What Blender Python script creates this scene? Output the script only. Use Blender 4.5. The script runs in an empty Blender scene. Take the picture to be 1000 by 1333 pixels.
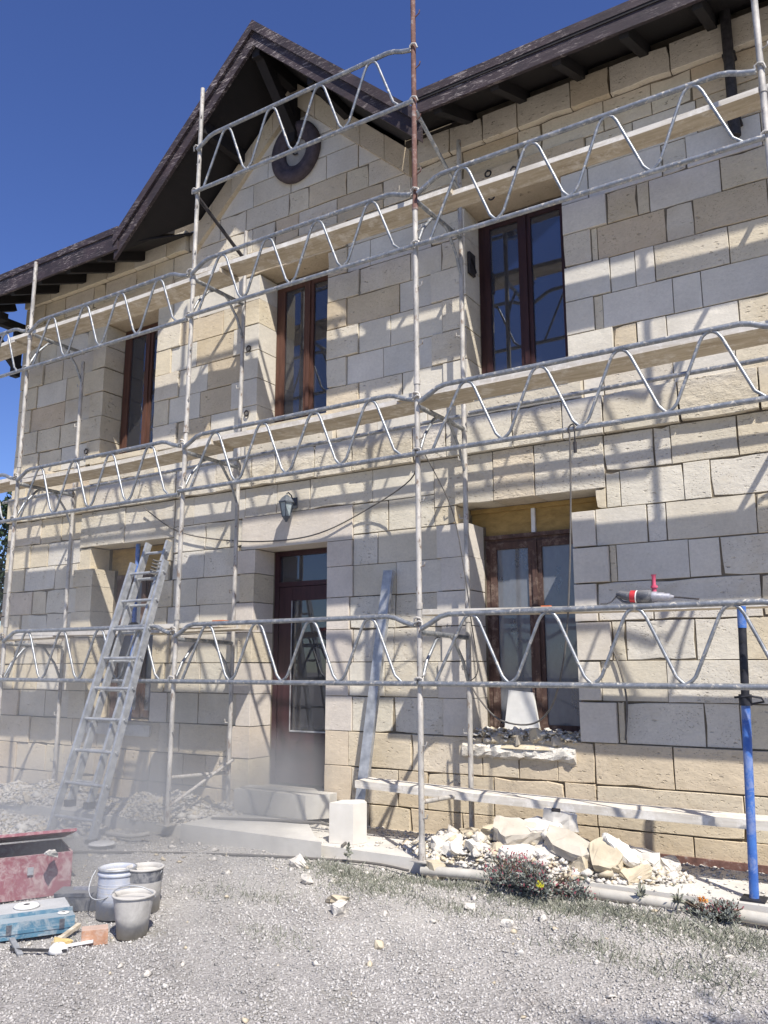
import bpy, bmesh, math, random
import numpy as np
from mathutils import Vector, Matrix
R = math.radians
random.seed(7); rng = np.random.default_rng(7)
S = bpy.context.scene
COL = S.collection

# ------------------------------------------------------------------ camera
cam = bpy.data.objects.new('camera', bpy.data.cameras.new('camera')); COL.objects.link(cam); S.camera = cam
yaw, pitch, roll = R(32.3), R(10.72), R(0.04)
cy, sy, cp, sp = math.cos(yaw), math.sin(yaw), math.cos(pitch), math.sin(pitch)
fw = Vector((-sy*cp, cy*cp, sp)); rt = Vector((cy, sy, 0)); dn = fw.cross(rt)
rt2 = rt*math.cos(roll)+dn*math.sin(roll); dn2 = dn*math.cos(roll)-rt*math.sin(roll)
up, bk = -dn2, -fw
cam.matrix_world = Matrix(((rt2.x, up.x, bk.x, 0), (rt2.y, up.y, bk.y, -6.6), (rt2.z, up.z, bk.z, 1.6), (0, 0, 0, 1)))
cam.data.sensor_fit = 'HORIZONTAL'; cam.data.sensor_width = 36; cam.data.lens = 36*1.080
cam.data.clip_end = 2000; cam.data.clip_start = 0.05

# ------------------------------------------------------------------ world + sun
SUN = Vector((1.17, -1.0, 2.0)).normalized()
W = bpy.data.worlds.new('World'); S.world = W; W.use_nodes = True
nt = W.node_tree; nt.nodes.clear()
sky = nt.nodes.new('ShaderNodeTexSky'); sky.sky_type = 'NISHITA'; sky.sun_disc = False
sky.sun_elevation = math.asin(SUN.z); sky.sun_rotation = math.atan2(SUN.x, SUN.y)
sky.altitude = 900; sky.air_density = 1.0; sky.dust_density = 0.25; sky.ozone_density = 6.0
bg = nt.nodes.new('ShaderNodeBackground'); bg.inputs[1].default_value = 0.092
wo = nt.nodes.new('ShaderNodeOutputWorld')
hs = nt.nodes.new('ShaderNodeHueSaturation'); hs.inputs['Hue'].default_value = .517; hs.inputs['Saturation'].default_value = 1.10; hs.inputs['Value'].default_value = 1.12
nt.links.new(sky.outputs[0], hs.inputs['Color']); nt.links.new(hs.outputs[0], bg.inputs[0]); nt.links.new(bg.outputs[0], wo.inputs[0])
sl = bpy.data.lights.new('sun', 'SUN'); sl.energy = 4.6; sl.angle = R(0.75); sl.color = (1, 0.955, 0.885)
so = bpy.data.objects.new('sun', sl); COL.objects.link(so); so.location = (6, -12, 16)
so.rotation_euler = (-SUN).to_track_quat('-Z', 'Y').to_euler()
S.view_settings.view_transform = 'Standard'; S.view_settings.look = 'None'
S.view_settings.gamma = 1; S.view_settings.use_curve_mapping = False
S.view_settings.exposure = 0.55

# ------------------------------------------------------------------ helpers
def link(o, parent=None):
    COL.objects.link(o)
    if parent is not None: o.parent = parent
    return o
def tag(o, label=None, cat=None, group=None, kind=None):
    if label: o['label'] = label
    if cat: o['category'] = cat
    if group: o['group'] = group
    if kind: o['kind'] = kind
    return o
def thing(name, label, cat, loc=(0, 0, 0), group=None):
    o = bpy.data.objects.new(name, None); o.empty_display_size = 0.1
    o.location = loc; link(o); return tag(o, label, cat, group)
class MB:
    """collects geometry, then links it as ONE mesh object"""
    def __init__(s): s.v = []; s.f = []; s.m = []; s.sm = []
    def add(s, vs, fs, mi=0, smooth=False):
        n = len(s.v); s.v += [tuple(v) for v in vs]; s.f += [tuple(i+n for i in f) for f in fs]
        s.m += [mi]*len(fs); s.sm += [smooth]*len(fs); return s
    def box(s, x0, x1, y0, y1, z0, z1, mi=0, mat=None):
        vs = [Vector(p) for p in ((x0,y0,z0),(x1,y0,z0),(x1,y1,z0),(x0,y1,z0),(x0,y0,z1),(x1,y0,z1),(x1,y1,z1),(x0,y1,z1))]
        if mat is not None: vs = [mat @ v for v in vs]
        return s.add(vs, [(0,3,2,1),(4,5,6,7),(0,1,5,4),(1,2,6,5),(2,3,7,6),(3,0,4,7)], mi)
    def bar(s, a, b, w, h, upv=(0, 0, 1), mi=0):
        """square bar from a to b; w across, h along upv"""
        a, b = Vector(a), Vector(b); d = (b-a); L = d.length; d.normalize()
        u = Vector(upv); sd = d.cross(u).normalized(); u = sd.cross(d).normalized()
        m = Matrix(((sd.x,d.x,u.x,a.x),(sd.y,d.y,u.y,a.y),(sd.z,d.z,u.z,a.z),(0,0,0,1)))
        return s.box(-w/2, w/2, 0, L, -h/2, h/2, mi, m)
    def tube(s, pts, r, n=8, cap=True, mi=0, closed=False, radii=None):
        pts = [Vector(p) for p in pts]; k = len(pts)
        tang = []
        for i in range(k):
            if closed: t = pts[(i+1) % k]-pts[i-1]
            else: t = pts[min(i+1, k-1)]-pts[max(i-1, 0)]
            tang.append(t.normalized() if t.length > 1e-9 else Vector((0,0,1)))
        u = Vector((0, 0, 1)) if abs(tang[0].z) < .9 else Vector((1, 0, 0))
        u = (u-tang[0]*u.dot(tang[0])).normalized(); vs = []; fs = []
        for i in range(k):
            u = (u-tang[i]*u.dot(tang[i])).normalized(); w = tang[i].cross(u)
            rr = radii[i] if radii else r
            for j in range(n):
                a = 2*math.pi*j/n; vs.append(pts[i]+(u*math.cos(a)+w*math.sin(a))*rr)
        for i in range(k if closed else k-1):
            i2 = (i+1) % k
            for j in range(n): fs.append((i*n+j, i*n+(j+1) % n, i2*n+(j+1) % n, i2*n+j))
        s.add(vs, fs, mi, True)
        if cap and not closed:
            c0 = [v for v in vs[:n]]; c1 = [v for v in vs[-n:]]
            s.add(c0, [tuple(range(n-1, -1, -1))], mi); s.add(c1, [tuple(range(n))], mi)
        return s
    def lathe(s, prof, n=24, loc=(0, 0, 0), mi=0, mat=None):
        vs = []; fs = []
        for r, z in prof:
            for j in range(n):
                a = 2*math.pi*j/n; vs.append(Vector((r*math.cos(a), r*math.sin(a), z)))
        for i in range(len(prof)-1):
            for j in range(n): fs.append((i*n+j, i*n+(j+1) % n, (i+1)*n+(j+1) % n, (i+1)*n+j))
        if mat is not None: vs = [mat @ v for v in vs]
        vs = [v+Vector(loc) for v in vs]
        return s.add(vs, fs, mi, True)
    def prism(s, poly, axis, a, b, mi=0):
        """poly: list of 2-D points; extruded along axis from a to b"""
        n = len(poly)
        def P(p, t):
            if axis == 'y': return (p[0], t, p[1])
            if axis == 'x': return (t, p[0], p[1])
            return (p[0], p[1], t)
        vs = [P(p, a) for p in poly]+[P(p, b) for p in poly]
        fs = [tuple(range(n)), tuple(range(2*n-1, n-1, -1))]+[(i, n+i, n+(i+1) % n, (i+1) % n) for i in range(n)]
        return s.add(vs, fs, mi)
    def build(s, name, mats, parent=None, loc=None, fix=True):
        me = bpy.data.meshes.new(name); me.from_pydata(s.v, [], s.f)
        if not isinstance(mats, (list, tuple)): mats = [mats]
        for m in mats: me.materials.append(m)
        me.polygons.foreach_set('material_index', s.m); me.polygons.foreach_set('use_smooth', s.sm)
        if fix:
            bm = bmesh.new(); bm.from_mesh(me); bmesh.ops.recalc_face_normals(bm, faces=bm.faces); bm.to_mesh(me); bm.free()
        me.update(); o = bpy.data.objects.new(name, me); link(o, parent)
        if loc is not None: o.location = loc
        return o
def npmesh(name, V, F, mats, parent=None, mi=None, smooth=False):
    V = np.asarray(V, np.float32); F = np.asarray(F, np.int32); k = F.shape[1]
    me = bpy.data.meshes.new(name); me.vertices.add(len(V)); me.vertices.foreach_set('co', V.ravel())
    me.loops.add(F.size); me.loops.foreach_set('vertex_index', F.ravel())
    me.polygons.add(len(F)); me.polygons.foreach_set('loop_start', np.arange(0, F.size, k, dtype=np.int32))
    me.polygons.foreach_set('loop_total', np.full(len(F), k, np.int32))
    if not isinstance(mats, (list, tuple)): mats = [mats]
    for m in mats: me.materials.append(m)
    if mi is not None: me.polygons.foreach_set('material_index', np.asarray(mi, np.int32))
    if smooth: me.polygons.foreach_set('use_smooth', np.ones(len(F), bool))
    me.update(calc_edges=True); me.validate()
    return link(bpy.data.objects.new(name, me), parent)

# ------------------------------------------------------------------ materials
def srgb(h):
    c = [int(h[i:i+2], 16)/255 for i in (0, 2, 4)]
    return tuple((x/12.92 if x <= .04045 else ((x+.055)/1.055)**2.4) for x in c)+(1,)
class NM:
    def __init__(s, name):
        s.m = bpy.data.materials.new(name); s.m.use_nodes = True; s.t = s.m.node_tree
        s.b = s.t.nodes['Principled BSDF']; s.tc = s.t.nodes.new('ShaderNodeTexCoord')
        s.co = s.tc.outputs['Object']
    def n(s, typ, **kw):
        nd = s.t.nodes.new(typ)
        for k, v in kw.items():
            if k in nd.inputs: nd.inputs[k].default_value = v
            else: setattr(nd, k, v)
        return nd
    def L(s, a, b): s.t.links.new(a, b)
    def geo(s):
        g = s.t.nodes.new('ShaderNodeNewGeometry'); s.co = g.outputs['Position']; return s
    def map(s, scale=(1, 1, 1)):
        m = s.n('ShaderNodeMapping'); m.inputs['Scale'].default_value = scale; s.L(s.co, m.inputs[0]); return m.outputs[0]
    def noise(s, scale, detail=4, rough=.55, stretch=None, dist=0):
        nd = s.n('ShaderNodeTexNoise', Scale=scale, Detail=detail, Roughness=rough, Distortion=dist)
        s.L(s.map(stretch) if stretch else s.co, nd.inputs['Vector']); return nd.outputs[0]
    def vor(s, scale, feature='F1', stretch=None, out=0):
        nd = s.n('ShaderNodeTexVoronoi', Scale=scale); nd.feature = feature
        s.L(s.map(stretch) if stretch else s.co, nd.inputs['Vector']); return nd.outputs[out]
    def ramp(s, fac, stops):
        nd = s.n('ShaderNodeValToRGB'); e = nd.color_ramp.elements
        while len(e) > 1: e.remove(e[0])
        e[0].position = stops[0][0]; e[0].color = stops[0][1] if len(stops[0][1]) == 4 else (*stops[0][1], 1)
        for p, c in stops[1:]: x = e.new(p); x.color = c if len(c) == 4 else (*c, 1)
        s.L(fac, nd.inputs[0]); return nd.outputs[0]
    def mix(s, fac, a, b, mode='MIX'):
        nd = s.n('ShaderNodeMix'); nd.data_type = 'RGBA'; nd.blend_type = mode
        for val, i in ((fac, 0), (a, 6), (b, 7)):
            if hasattr(val, 'links') or hasattr(val, 'is_linked'): s.L(val, nd.inputs[i])
            else: nd.inputs[i].default_value = val
        return nd.outputs[2]
    def math(s, op, a, b=None):
        nd = s.n('ShaderNodeMath'); nd.operation = op
        for i, v in enumerate((a, b)):
            if v is None: continue
            if hasattr(v, 'is_linked'): s.L(v, nd.inputs[i])
            else: nd.inputs[i].default_value = v
        return nd.outputs[0]
    def bump(s, h, strength=.5, dist=.01, prev=None):
        nd = s.n('ShaderNodeBump', Strength=strength, Distance=dist); s.L(h, nd.inputs['Height'])
        if prev is not None: s.L(prev, nd.inputs['Normal'])
        s.L(nd.outputs[0], s.b.inputs['Normal']); return nd.outputs[0]
    def set(s, color=None, rough=None, metal=None, spec=None):
        if color is not None:
            if hasattr(color, 'is_linked'): s.L(color, s.b.inputs['Base Color'])
            else: s.b.inputs['Base Color'].default_value = color
        if rough is not None:
            if hasattr(rough, 'is_linked'): s.L(rough, s.b.inputs['Roughness'])
            else: s.b.inputs['Roughness'].default_value = rough
        if metal is not None: s.b.inputs['Metallic'].default_value = metal
        if spec is not None: s.b.inputs['Specular IOR Level'].default_value = spec
        return s.m
BW = lambda v: (v, v, v, 1)

def stone_mat(name, pit, tool, stain):
    """limestone; the colour of each block comes from its object colour"""
    m = NM(name).geo(); oi = m.n('ShaderNodeObjectInfo')
    base = oi.outputs['Color']
    n1 = m.ramp(m.noise(2.3, 6, .6), [(.3, BW(.86)), (.7, BW(1.06))])
    n2 = m.ramp(m.noise(38, 5, .7), [(.3, BW(.90)), (.7, BW(1.05))])
    c = m.mix(1, base, n1, 'MULTIPLY'); c = m.mix(1, c, n2, 'MULTIPLY')
    st = m.ramp(m.noise(1.7, 5, .65, dist=.6), [(.52, BW(0)), (.68, BW(stain))])
    c = m.mix(st, c, srgb('b3a180'), 'MIX')
    dark = m.ramp(m.noise(9, 6, .7, stretch=(1, 1, 2.2)), [(.64, BW(0)), (.80, BW(.22))])
    c = m.mix(dark, c, srgb('8a8072'))
    v = m.vor(46, 'F1', (1, 1, 1.7)); pm = m.ramp(m.noise(5, 4, .6), [(.42, BW(0)), (.55, BW(1))])
    pits = m.math('MULTIPLY', m.ramp(v, [(.10, BW(1)), (.25, BW(0))]), pm)
    c = m.mix(m.math('MULTIPLY', pits, .55*pit), c, srgb('7d705c'))
    v2 = m.vor(13, 'F1', (1, 1, 2.6)); pm2 = m.ramp(m.noise(3.1, 5, .7), [(.50, BW(0)), (.58, BW(1))])
    chips = m.math('MULTIPLY', m.ramp(m.math('ADD', v2, m.math('MULTIPLY', m.noise(30, 4, .7), .35)), [(.30, BW(1)), (.40, BW(0))]), pm2)
    c = m.mix(m.math('MULTIPLY', chips, .30*pit), c, srgb('9c8f7a'))
    b = m.bump(m.noise(60, 5, .7), .25+.2*tool, .004)
    b = m.bump(m.math('MULTIPLY', chips, -1), .9*pit, .02, b)
    b = m.bump(m.math('MULTIPLY', pits, -1), .8*pit, .010, b)
    b = m.bump(m.noise(11, 5, .65, stretch=(1, 1, 1.8)), .35+.6*tool, .012, b)
    return m.set(c, .93, spec=.15)
M = {}
M['stone_new'] = stone_mat('smooth pale limestone', .25, 0, .10)
M['stone_old'] = stone_mat('pitted old limestone', .8, .35, .30)
M['stone_rough'] = stone_mat('hacked rough limestone', 1, 1.6, .25)
m = NM('lime mortar bed').geo(); M['mortar'] = m.set(m.ramp(m.noise(6, 5), [(.3, srgb('5b5246')), (.7, srgb('8a7f6c'))]), .95); m.bump(m.noise(40, 4), .6, .01)
m = NM('peeling brown paint').geo()
fl = m.ramp(m.noise(30, 8, .8, stretch=(.3, 1, 1.8), dist=.6), [(.55, BW(0)), (.58, BW(1))])
flm = m.ramp(m.noise(1.6, 3, .5), [(.40, BW(0.05)), (.60, BW(1))])
c = m.mix(m.math('MULTIPLY', fl, flm), m.ramp(m.noise(5, 5), [(.3, srgb('261e21')), (.7, srgb('3d3033'))]), srgb('9a8f8a'))
M['fascia'] = m.set(c, .7); m.bump(m.noise(22, 6, .7, stretch=(.4, 1, 1.6)), .6, .008)
m = NM('dark soffit boards').geo()
M['soffit'] = m.set(m.ramp(m.noise(4, 5, stretch=(1, .3, 1)), [(.3, srgb('100d0e')), (.7, srgb('1b1617'))]), .8); m.bump(m.noise(20, 4, stretch=(6, .4, 6)), .4, .005)
m = NM('roof tiles').geo(); M['tile'] = m.set(m.ramp(m.noise(3, 5), [(.3, srgb('6b4a3c')), (.7, srgb('9a6d55'))]), .9); m.bump(m.vor(5), .6, .03)
m = NM('galvanised steel').geo()
c = m.ramp(m.noise(14, 6, .7), [(.3, srgb('6f7276')), (.55, srgb('94979a')), (.75, srgb('b9b7b2'))])
sp_ = m.ramp(m.noise(26, 6, .75, dist=.5), [(.55, BW(0)), (.62, BW(.85))])
c = m.mix(sp_, c, srgb('cfc9bd'))
M['galv'] = m.set(c, m.ramp(sp_, [(0, BW(.42)), (1, BW(.85))]), .55); m.bump(m.noise(60, 4), .15, .002)
m = NM('dusty post steel').geo()
c = m.ramp(m.noise(9, 6, .7, stretch=(1, 1, .5)), [(.33, srgb('93908b')), (.5, srgb('b5b0a8')), (.68, srgb('d2ccc2'))])
ru = m.ramp(m.noise(22, 6, .7, stretch=(1, 1, .4)), [(.56, BW(0)), (.63, BW(.8))])
c = m.mix(ru, c, srgb('75604f'))
M['post'] = m.set(c, .7, .25); m.bump(m.noise(50, 5), .3, .003)
m = NM('rusty steel').geo()
M['rust'] = m.set(m.ramp(m.noise(18, 6, .7), [(.3, srgb('574039')), (.55, srgb('7b5a50')), (.68, srgb('9c9089'))]), .85, .1); m.bump(m.noise(50, 5), .4, .003)
def wood(name, a, b, rough=.8, sx=(1, 1, .12), spots=None):
    m = NM(name).geo(); c = m.ramp(m.noise(22, 6, .65, stretch=sx, dist=.5), [(.3, srgb(a)), (.7, srgb(b))])
    if spots: c = m.mix(m.ramp(m.noise(8, 6, .75), [(.5, BW(0)), (.64, BW(.9))]), c, srgb(spots))
    m.bump(m.noise(30, 6, .7, stretch=sx), .35, .004); return m.set(c, rough, spec=.3)
M['frame_red'] = wood('brown red window paint', '483026', '644539', .65)
M['frame_dark'] = wood('dark brown window paint', '2c1a1b', '422a28', .5)
M['frame_old'] = wood('worn wood frame', '43332f', '604a42', .75, spots='857468')
M['door'] = wood('dark red door paint', '332024', '472d30', .45)
M['plank'] = wood('dusty scaffold board', 'a3957f', 'cbbfa9', .9, (.12, 1, 1), spots='d6cfc2')
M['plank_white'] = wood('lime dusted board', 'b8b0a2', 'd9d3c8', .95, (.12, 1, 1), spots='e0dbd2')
M['foam'] = wood('yellow board', '8c7348', 'b1935c', .9, (.4, 1, 1))
def plain(name, a, b, scale=12, rough=.8, metal=0, bump=.2, dist=.004, spec=.4, dust=0):
    m = NM(name).geo(); m.bump(m.noise(scale*3, 5), bump, dist)
    c = m.ramp(m.noise(scale, 5, .6), [(.3, srgb(a)), (.7, srgb(b))])
    if dust:      # settled stone dust and smears
        g = m.t.nodes.new('ShaderNodeNewGeometry'); sp = m.n('ShaderNodeSeparateXYZ'); m.L(g.outputs['Normal'], sp.inputs[0])
        up_ = m.ramp(sp.outputs['Z'], [(.25, BW(0)), (.9, BW(.75))])
        sm = m.ramp(m.noise(13, 7, .75, dist=.8), [(.46, BW(.06)), (.60, BW(.75))])
        c = m.mix(m.math('MULTIPLY', m.math('MAXIMUM', up_, sm), dust), c, srgb('c9c5be'))
    return m.set(c, rough, metal, spec)
M['alu'] = plain('dusty aluminium', '8f9194', 'bfc0c0', 14, .5, .45)
M['blue'] = plain('blue prop paint', '2a56a0', '3f70b8', 10, .55, 0, .2, dust=0.35)
M['blue_dark'] = plain('dark prop steel', '22232a', '3a3a40', 20, .6, .3)
M['lantern'] = plain('grey painted iron', '4a5058', '6a6f76', 30, .6, .2)
M['iron'] = plain('dark iron', '2c2a2b', '454142', 30, .7, .2)
M['ring'] = plain('weathered grey brown paint', '3a3337', '544a4e', 14, .8)
M['ringdisc'] = plain('grey render', '8f8a82', 'a39d94', 14, .9)
M['rubber'] = plain('black rubber', '1a1a1c', '2c2c2e', 30, .8)
M['cable'] = plain('grey cable', '56534f', '6d6862', 30, .7)
M['cable_blk'] = plain('dark cable', '2e2d2e', '444244', 30, .7)
M['pvc'] = plain('dusty pale pipe', 'a8a399', 'c4bfb4', 8, .7)
M['cement'] = plain('dusty concrete', 'b9b5ad', 'd3cfc6', 3, .95, 0, .5, .006, .1)
M['white_stone'] = plain('fresh white stone', 'cbc6bc', 'd9d4cb', 6, .95, 0, .2, .003, .1)
M['rubble'] = plain('pale rubble', 'c3bcb0', 'd8d2c8', 9, .97, 0, .9, .02, .1)
M['rubble2'] = plain('ochre rubble', 'b2a58e', 'ccc0a8', 7, .97, 0, .6, .008, .1)
M['rubble3'] = plain('grey broken slab', 'aba293', 'c4bcae', 5, .97, 0, .5, .008, .1)
M['red'] = plain('faded red metal', '7c3d47', '8f5660', 5, .75, 0, dust=0.6)
M['tin'] = plain('old zinc', 'a19d97', 'bdb9b2', 9, .8, .05, .3, dust=0.7)
M['tinblue'] = plain('pale blue tin', 'a4aab8', 'bcc1cc', 8, .6, .1, dust=0.7)
M['tindark'] = plain('dark tin', '30343f', '555a66', 8, .6, .2, dust=0.6)
M['caseblue'] = plain('blue plastic case', '2f6079', '4d7c93', 8, .55, dust=0.6)
M['caseclear'] = plain('dusty grey plastic', '8d959d', 'b4bac0', 8, .5, dust=0.7)
M['casedark'] = plain('dark plastic case', '33363f', '4c505a', 8, .6, dust=.28)
M['brick'] = plain('old clay brick', '96694f', 'b98d70', 14, .95, 0, .6, .006, dust=0.5)
M['white'] = plain('white plastic', 'd5d3cf', 'e8e6e2', 20, .6)
M['yellow'] = plain('yellow ochre cloth', 'b39a62', 'cdb783', 20, .95)
M['orange'] = plain('orange sponge', 'a8552f', 'c4714a', 20, .95)
M['pink'] = plain('pink red plastic', 'b8405c', 'd0657c', 20, .5)
M['redplastic'] = plain('red plastic', 'a3262e', 'c23a40', 20, .5)
M['toolgrey'] = plain('dusty tool metal', '6c6d78', '9092a0', 25, .55, .3, dust=.3)
M['curtain'] = plain('pale curtain', '9a8c74', 'b5a78e', 6, .95)
M['curtain_grey'] = plain('grey net curtain', '80868f', 'a2a7ae', 6, .95)
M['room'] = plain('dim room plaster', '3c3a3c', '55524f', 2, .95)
M['paper'] = plain('white slab', 'd6d4ce', 'e6e4de', 12, .9)
m = NM('window glass'); m.t.nodes.remove(m.b)
tr = m.n('ShaderNodeBsdfTransparent', Color=(.60, .62, .66, 1)); gl = m.n('ShaderNodeBsdfGlossy', Roughness=.015)
fr = m.n('ShaderNodeFresnel', IOR=1.75); mx = m.n('ShaderNodeMixShader')
f2 = m.math('MINIMUM', m.math('ADD', m.math('MULTIPLY', fr.outputs[0], 1.15), .05), 1.0)
m.L(f2, mx.inputs[0]); m.L(tr.outputs[0], mx.inputs[1]); m.L(gl.outputs[0], mx.inputs[2])
df = m.n('ShaderNodeBsdfDiffuse', Color=srgb('9c9ca4')); mx3 = m.n('ShaderNodeMixShader'); mx3.inputs[0].default_value = .09; m.L(mx.outputs[0], mx3.inputs[1]); m.L(df.outputs[0], mx3.inputs[2])
m.L(mx3.outputs[0], m.t.nodes['Material Output'].inputs[0]); M['glass'] = m.m
m = NM('dusty glass').geo(); tr = m.n('ShaderNodeBsdfTransparent', Color=(.62, .64, .68, 1)); gl = m.n('ShaderNodeBsdfGlossy', Roughness=.05)
mx = m.n('ShaderNodeMixShader'); mx.inputs[0].default_value = .12
m.L(tr.outputs[0], mx.inputs[1]); m.L(gl.outputs[0], mx.inputs[2])
mx2 = m.n('ShaderNodeMixShader'); d = m.ramp(m.noise(3.5, 6, .7, stretch=(1, 1, .5)), [(.35, BW(.36)), (.7, BW(.62))])
m.L(d, mx2.inputs[0]); m.L(mx.outputs[0], mx2.inputs[1]); m.set(srgb('8f9298'), .9); m.L(m.b.outputs[0], mx2.inputs[2])
m.L(mx2.outputs[0], m.t.nodes['Material Output'].inputs[0]); M['glass_dusty'] = m.m
M['glass_lantern'] = plain('frosted lantern glass', '8b9698', 'a9b2b3', 20, .4)
# ground
m = NM('gravel ground').geo()
g1 = m.ramp(m.vor(60, 'F1', out=1), [(.0, srgb('75716e')), (.5, srgb('928e8a')), (1, srgb('aaa6a2'))])
g2 = m.ramp(m.noise(.9, 6, .65), [(.38, BW(0)), (.62, BW(.75))])
c = m.mix(g2, g1, srgb('a09c98'))
gr = m.ramp(m.noise(2.1, 6, .7, dist=.4), [(.60, BW(0)), (.72, BW(.45))]); c = m.mix(gr, c, srgb('6d6a52'))
sp = m.n('ShaderNodeSeparateXYZ'); m.L(m.co, sp.inputs[0]); dz = m.n('ShaderNodeMapRange'); m.L(sp.outputs['Y'], dz.inputs[0]); dz.inputs[1].default_value = -2.7; dz.inputs[2].default_value = -1.0; dz.inputs[4].default_value = .75
dn = m.math('MULTIPLY', dz.outputs[0], m.ramp(m.noise(1.9, 5, .7), [(.35, BW(.35)), (.6, BW(1))])); c = m.mix(dn, c, srgb('bfbab2'))
M['ground'] = m.set(c, .97, spec=.1); m.bump(m.vor(60), .9, .012)
def gravel_mat(name, a, b):
    m = NM(name).geo(); g = m.t.nodes.new('ShaderNodeNewGeometry')
    c = m.ramp(g.outputs['Random Per Island'], [(0, srgb(a)), (1, srgb(b))])
    big = m.ramp(m.noise(1.15, 6, .7, dist=.5), [(.36, BW(.80)), (.52, BW(1.0)), (.68, BW(1.13))]); c = m.mix(1, c, big, 'MULTIPLY')
    br = m.ramp(m.noise(2.7, 5, .7), [(.60, BW(0)), (.70, BW(.35))]); c = m.mix(br, c, srgb('8d7a68'))
    sp = m.n('ShaderNodeSeparateXYZ'); m.L(m.co, sp.inputs[0]); dz = m.n('ShaderNodeMapRange'); m.L(sp.outputs['Y'], dz.inputs[0]); dz.inputs[1].default_value = -2.7; dz.inputs[2].default_value = -1.0; dz.inputs[4].default_value = .75
    dn = m.math('MULTIPLY', dz.outputs[0], m.ramp(m.noise(1.9, 5, .7), [(.35, BW(.35)), (.6, BW(1))])); c = m.mix(dn, c, srgb('c6c1b9')); return m.set(c, .95, spec=.1)
M['gravel'] = gravel_mat('gravel stones', '94918d', 'c4c0bb')
M['chips'] = gravel_mat('white stone chips', 'c0b9ae', 'd9d4cb')
def leafm(name, a, b):
    m = NM(name).geo(); g = m.t.nodes.new('ShaderNodeNewGeometry')
    c = m.ramp(g.outputs['Random Per Island'], [(0, srgb(a)), (1, srgb(b))]); return m.set(c, .75, spec=.2)
M['grass'] = leafm('dusty grass', '65695a', '9a9a8b')
M['leaf'] = leafm('dusty grey green leaf', '565b52', '999c94')
M['bloom'] = leafm('dark red flower', '7a3a44', 'a8616a')
M['bloomy'] = leafm('yellow flower', 'b5b030', 'd6d04a')
M['bloomo'] = leafm('orange flower', 'd0822c', 'e6a04a')
M['tree'] = leafm('dark tree leaf', '1f2c1e', '41523a')
M['bark'] = wood('bark', '4b4035', '6f6252', .95)

# ------------------------------------------------------------------ ground
def gz(x, y):
    """height of the ground: it rises a little towards the house"""
    t = np.clip((y+3.0)/1.5, 0, 1); t = t*t*(3-2*t)
    return .12*t+.012*np.sin(x*2.1+y*1.3)+.010*np.sin(x*5.3-y*3.1)+.006*np.sin(x*9.1+y*11)
def gz1(x, y): return float(gz(np.float64(x), np.float64(y)))
xs = np.unique(np.concatenate([np.linspace(-300, -16, 12), np.linspace(-16, 6, 220), np.linspace(6, 300, 12)]))
ys = np.unique(np.concatenate([np.linspace(-300, -9, 10), np.linspace(-9, .4, 100), np.linspace(.4, 300, 14)]))
X, Y = np.meshgrid(xs, ys); Z = gz(X, Y)
V = np.stack([X, Y, Z], -1).reshape(-1, 3); nx = len(xs); ny = len(ys)
I, J = np.meshgrid(np.arange(nx-1), np.arange(ny-1)); a = (J*nx+I).ravel()
F = np.stack([a, a+1, a+nx+1, a+nx], -1)
tag(npmesh('ground', V, F, M['ground'], smooth=True), kind='structure')

# ------------------------------------------------------------------ the house
house = thing('stone_house', 'two storey pale limestone house with a central gable, dark wooden eaves and French windows', 'house', (-5.35, 0, .12))
HL = Vector((-5.35, 0, .12))
def hb(mb, name, mats, parent=None, **k):
    """build a part of the house whose vertices are given in world coordinates"""
    p = parent or house
    o = mb.build(name, mats, p, **k)
    o.matrix_parent_inverse = Matrix.Translation(-HL) if p is house else Matrix.Identity(4)
    return o
XL, XR = -10.12, .55
ZB = .10
# openings: x0, x1, z0, z1
OP = {'door': (-5.752, -4.832, .44, 2.84), 'uc': (-5.80, -4.87, 4.13, 5.96), 'ur': (-3.245, -2.285, 4.13, 5.96), 'ul': (-8.365, -7.43, 4.13, 5.96),
      'lr': (-3.262, -2.315, 1.0, 2.89), 'lrt': (-3.40, -2.11, 2.89, 3.06), 'll': (-8.30, -7.24, 1.0, 2.80), 'llt': (-8.42, -7.13, 2.80, 3.07)}
# backing wall with holes (built as a grid of cells so that the openings are real)
gx = sorted({XL, XR}|{v for o in OP.values() for v in o[:2]}); gzs = sorted({ZB, 6.84}|{v for o in OP.values() for v in o[2:]})
wb = MB()
for (ya, yb_, e) in ((.012, .285, .03), (.285, .42, 0)):
    ops = [(o[0]-e, o[1]+e, o[2]-e, o[3]+e) for o in OP.values()]
    gx = sorted({XL+.06, XR}|{v for o in ops for v in o[:2]}); gzs = sorted({ZB, 6.84}|{v for o in ops for v in o[2:]})
    for i in range(len(gx)-1):
        for j in range(len(gzs)-1):
            cx, cz = (gx[i]+gx[i+1])/2, (gzs[j]+gzs[j+1])/2
            if any(o[0] < cx < o[1] and o[2] < cz < o[3] for o in ops): continue
            wb.box(gx[i], gx[i+1], ya, yb_, gzs[j], gzs[j+1])
GC, GSL = -5.35, .93             # gable centre, slope
def gtop(x): return 8.17-GSL*abs(x-GC)
wb.prism([(GC-1.43, 6.84), (GC+1.43, 6.84), (GC, 8.17)], 'y', .012, .42)
wall = hb(wb, 'wall', M['mortar'])
sw = MB()   # other walls
sw.box(XL, XL+.4, .42, 6.5, ZB, 6.84); sw.box(XR-.4, XR, .42, 6.5, ZB, 6.84); sw.box(XL, XR, 6.5, 6.9, ZB, 6.84)
ow = hb(sw, 'side_wall', M['stone_old']); ow.color = srgb('c8bda6')

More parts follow.
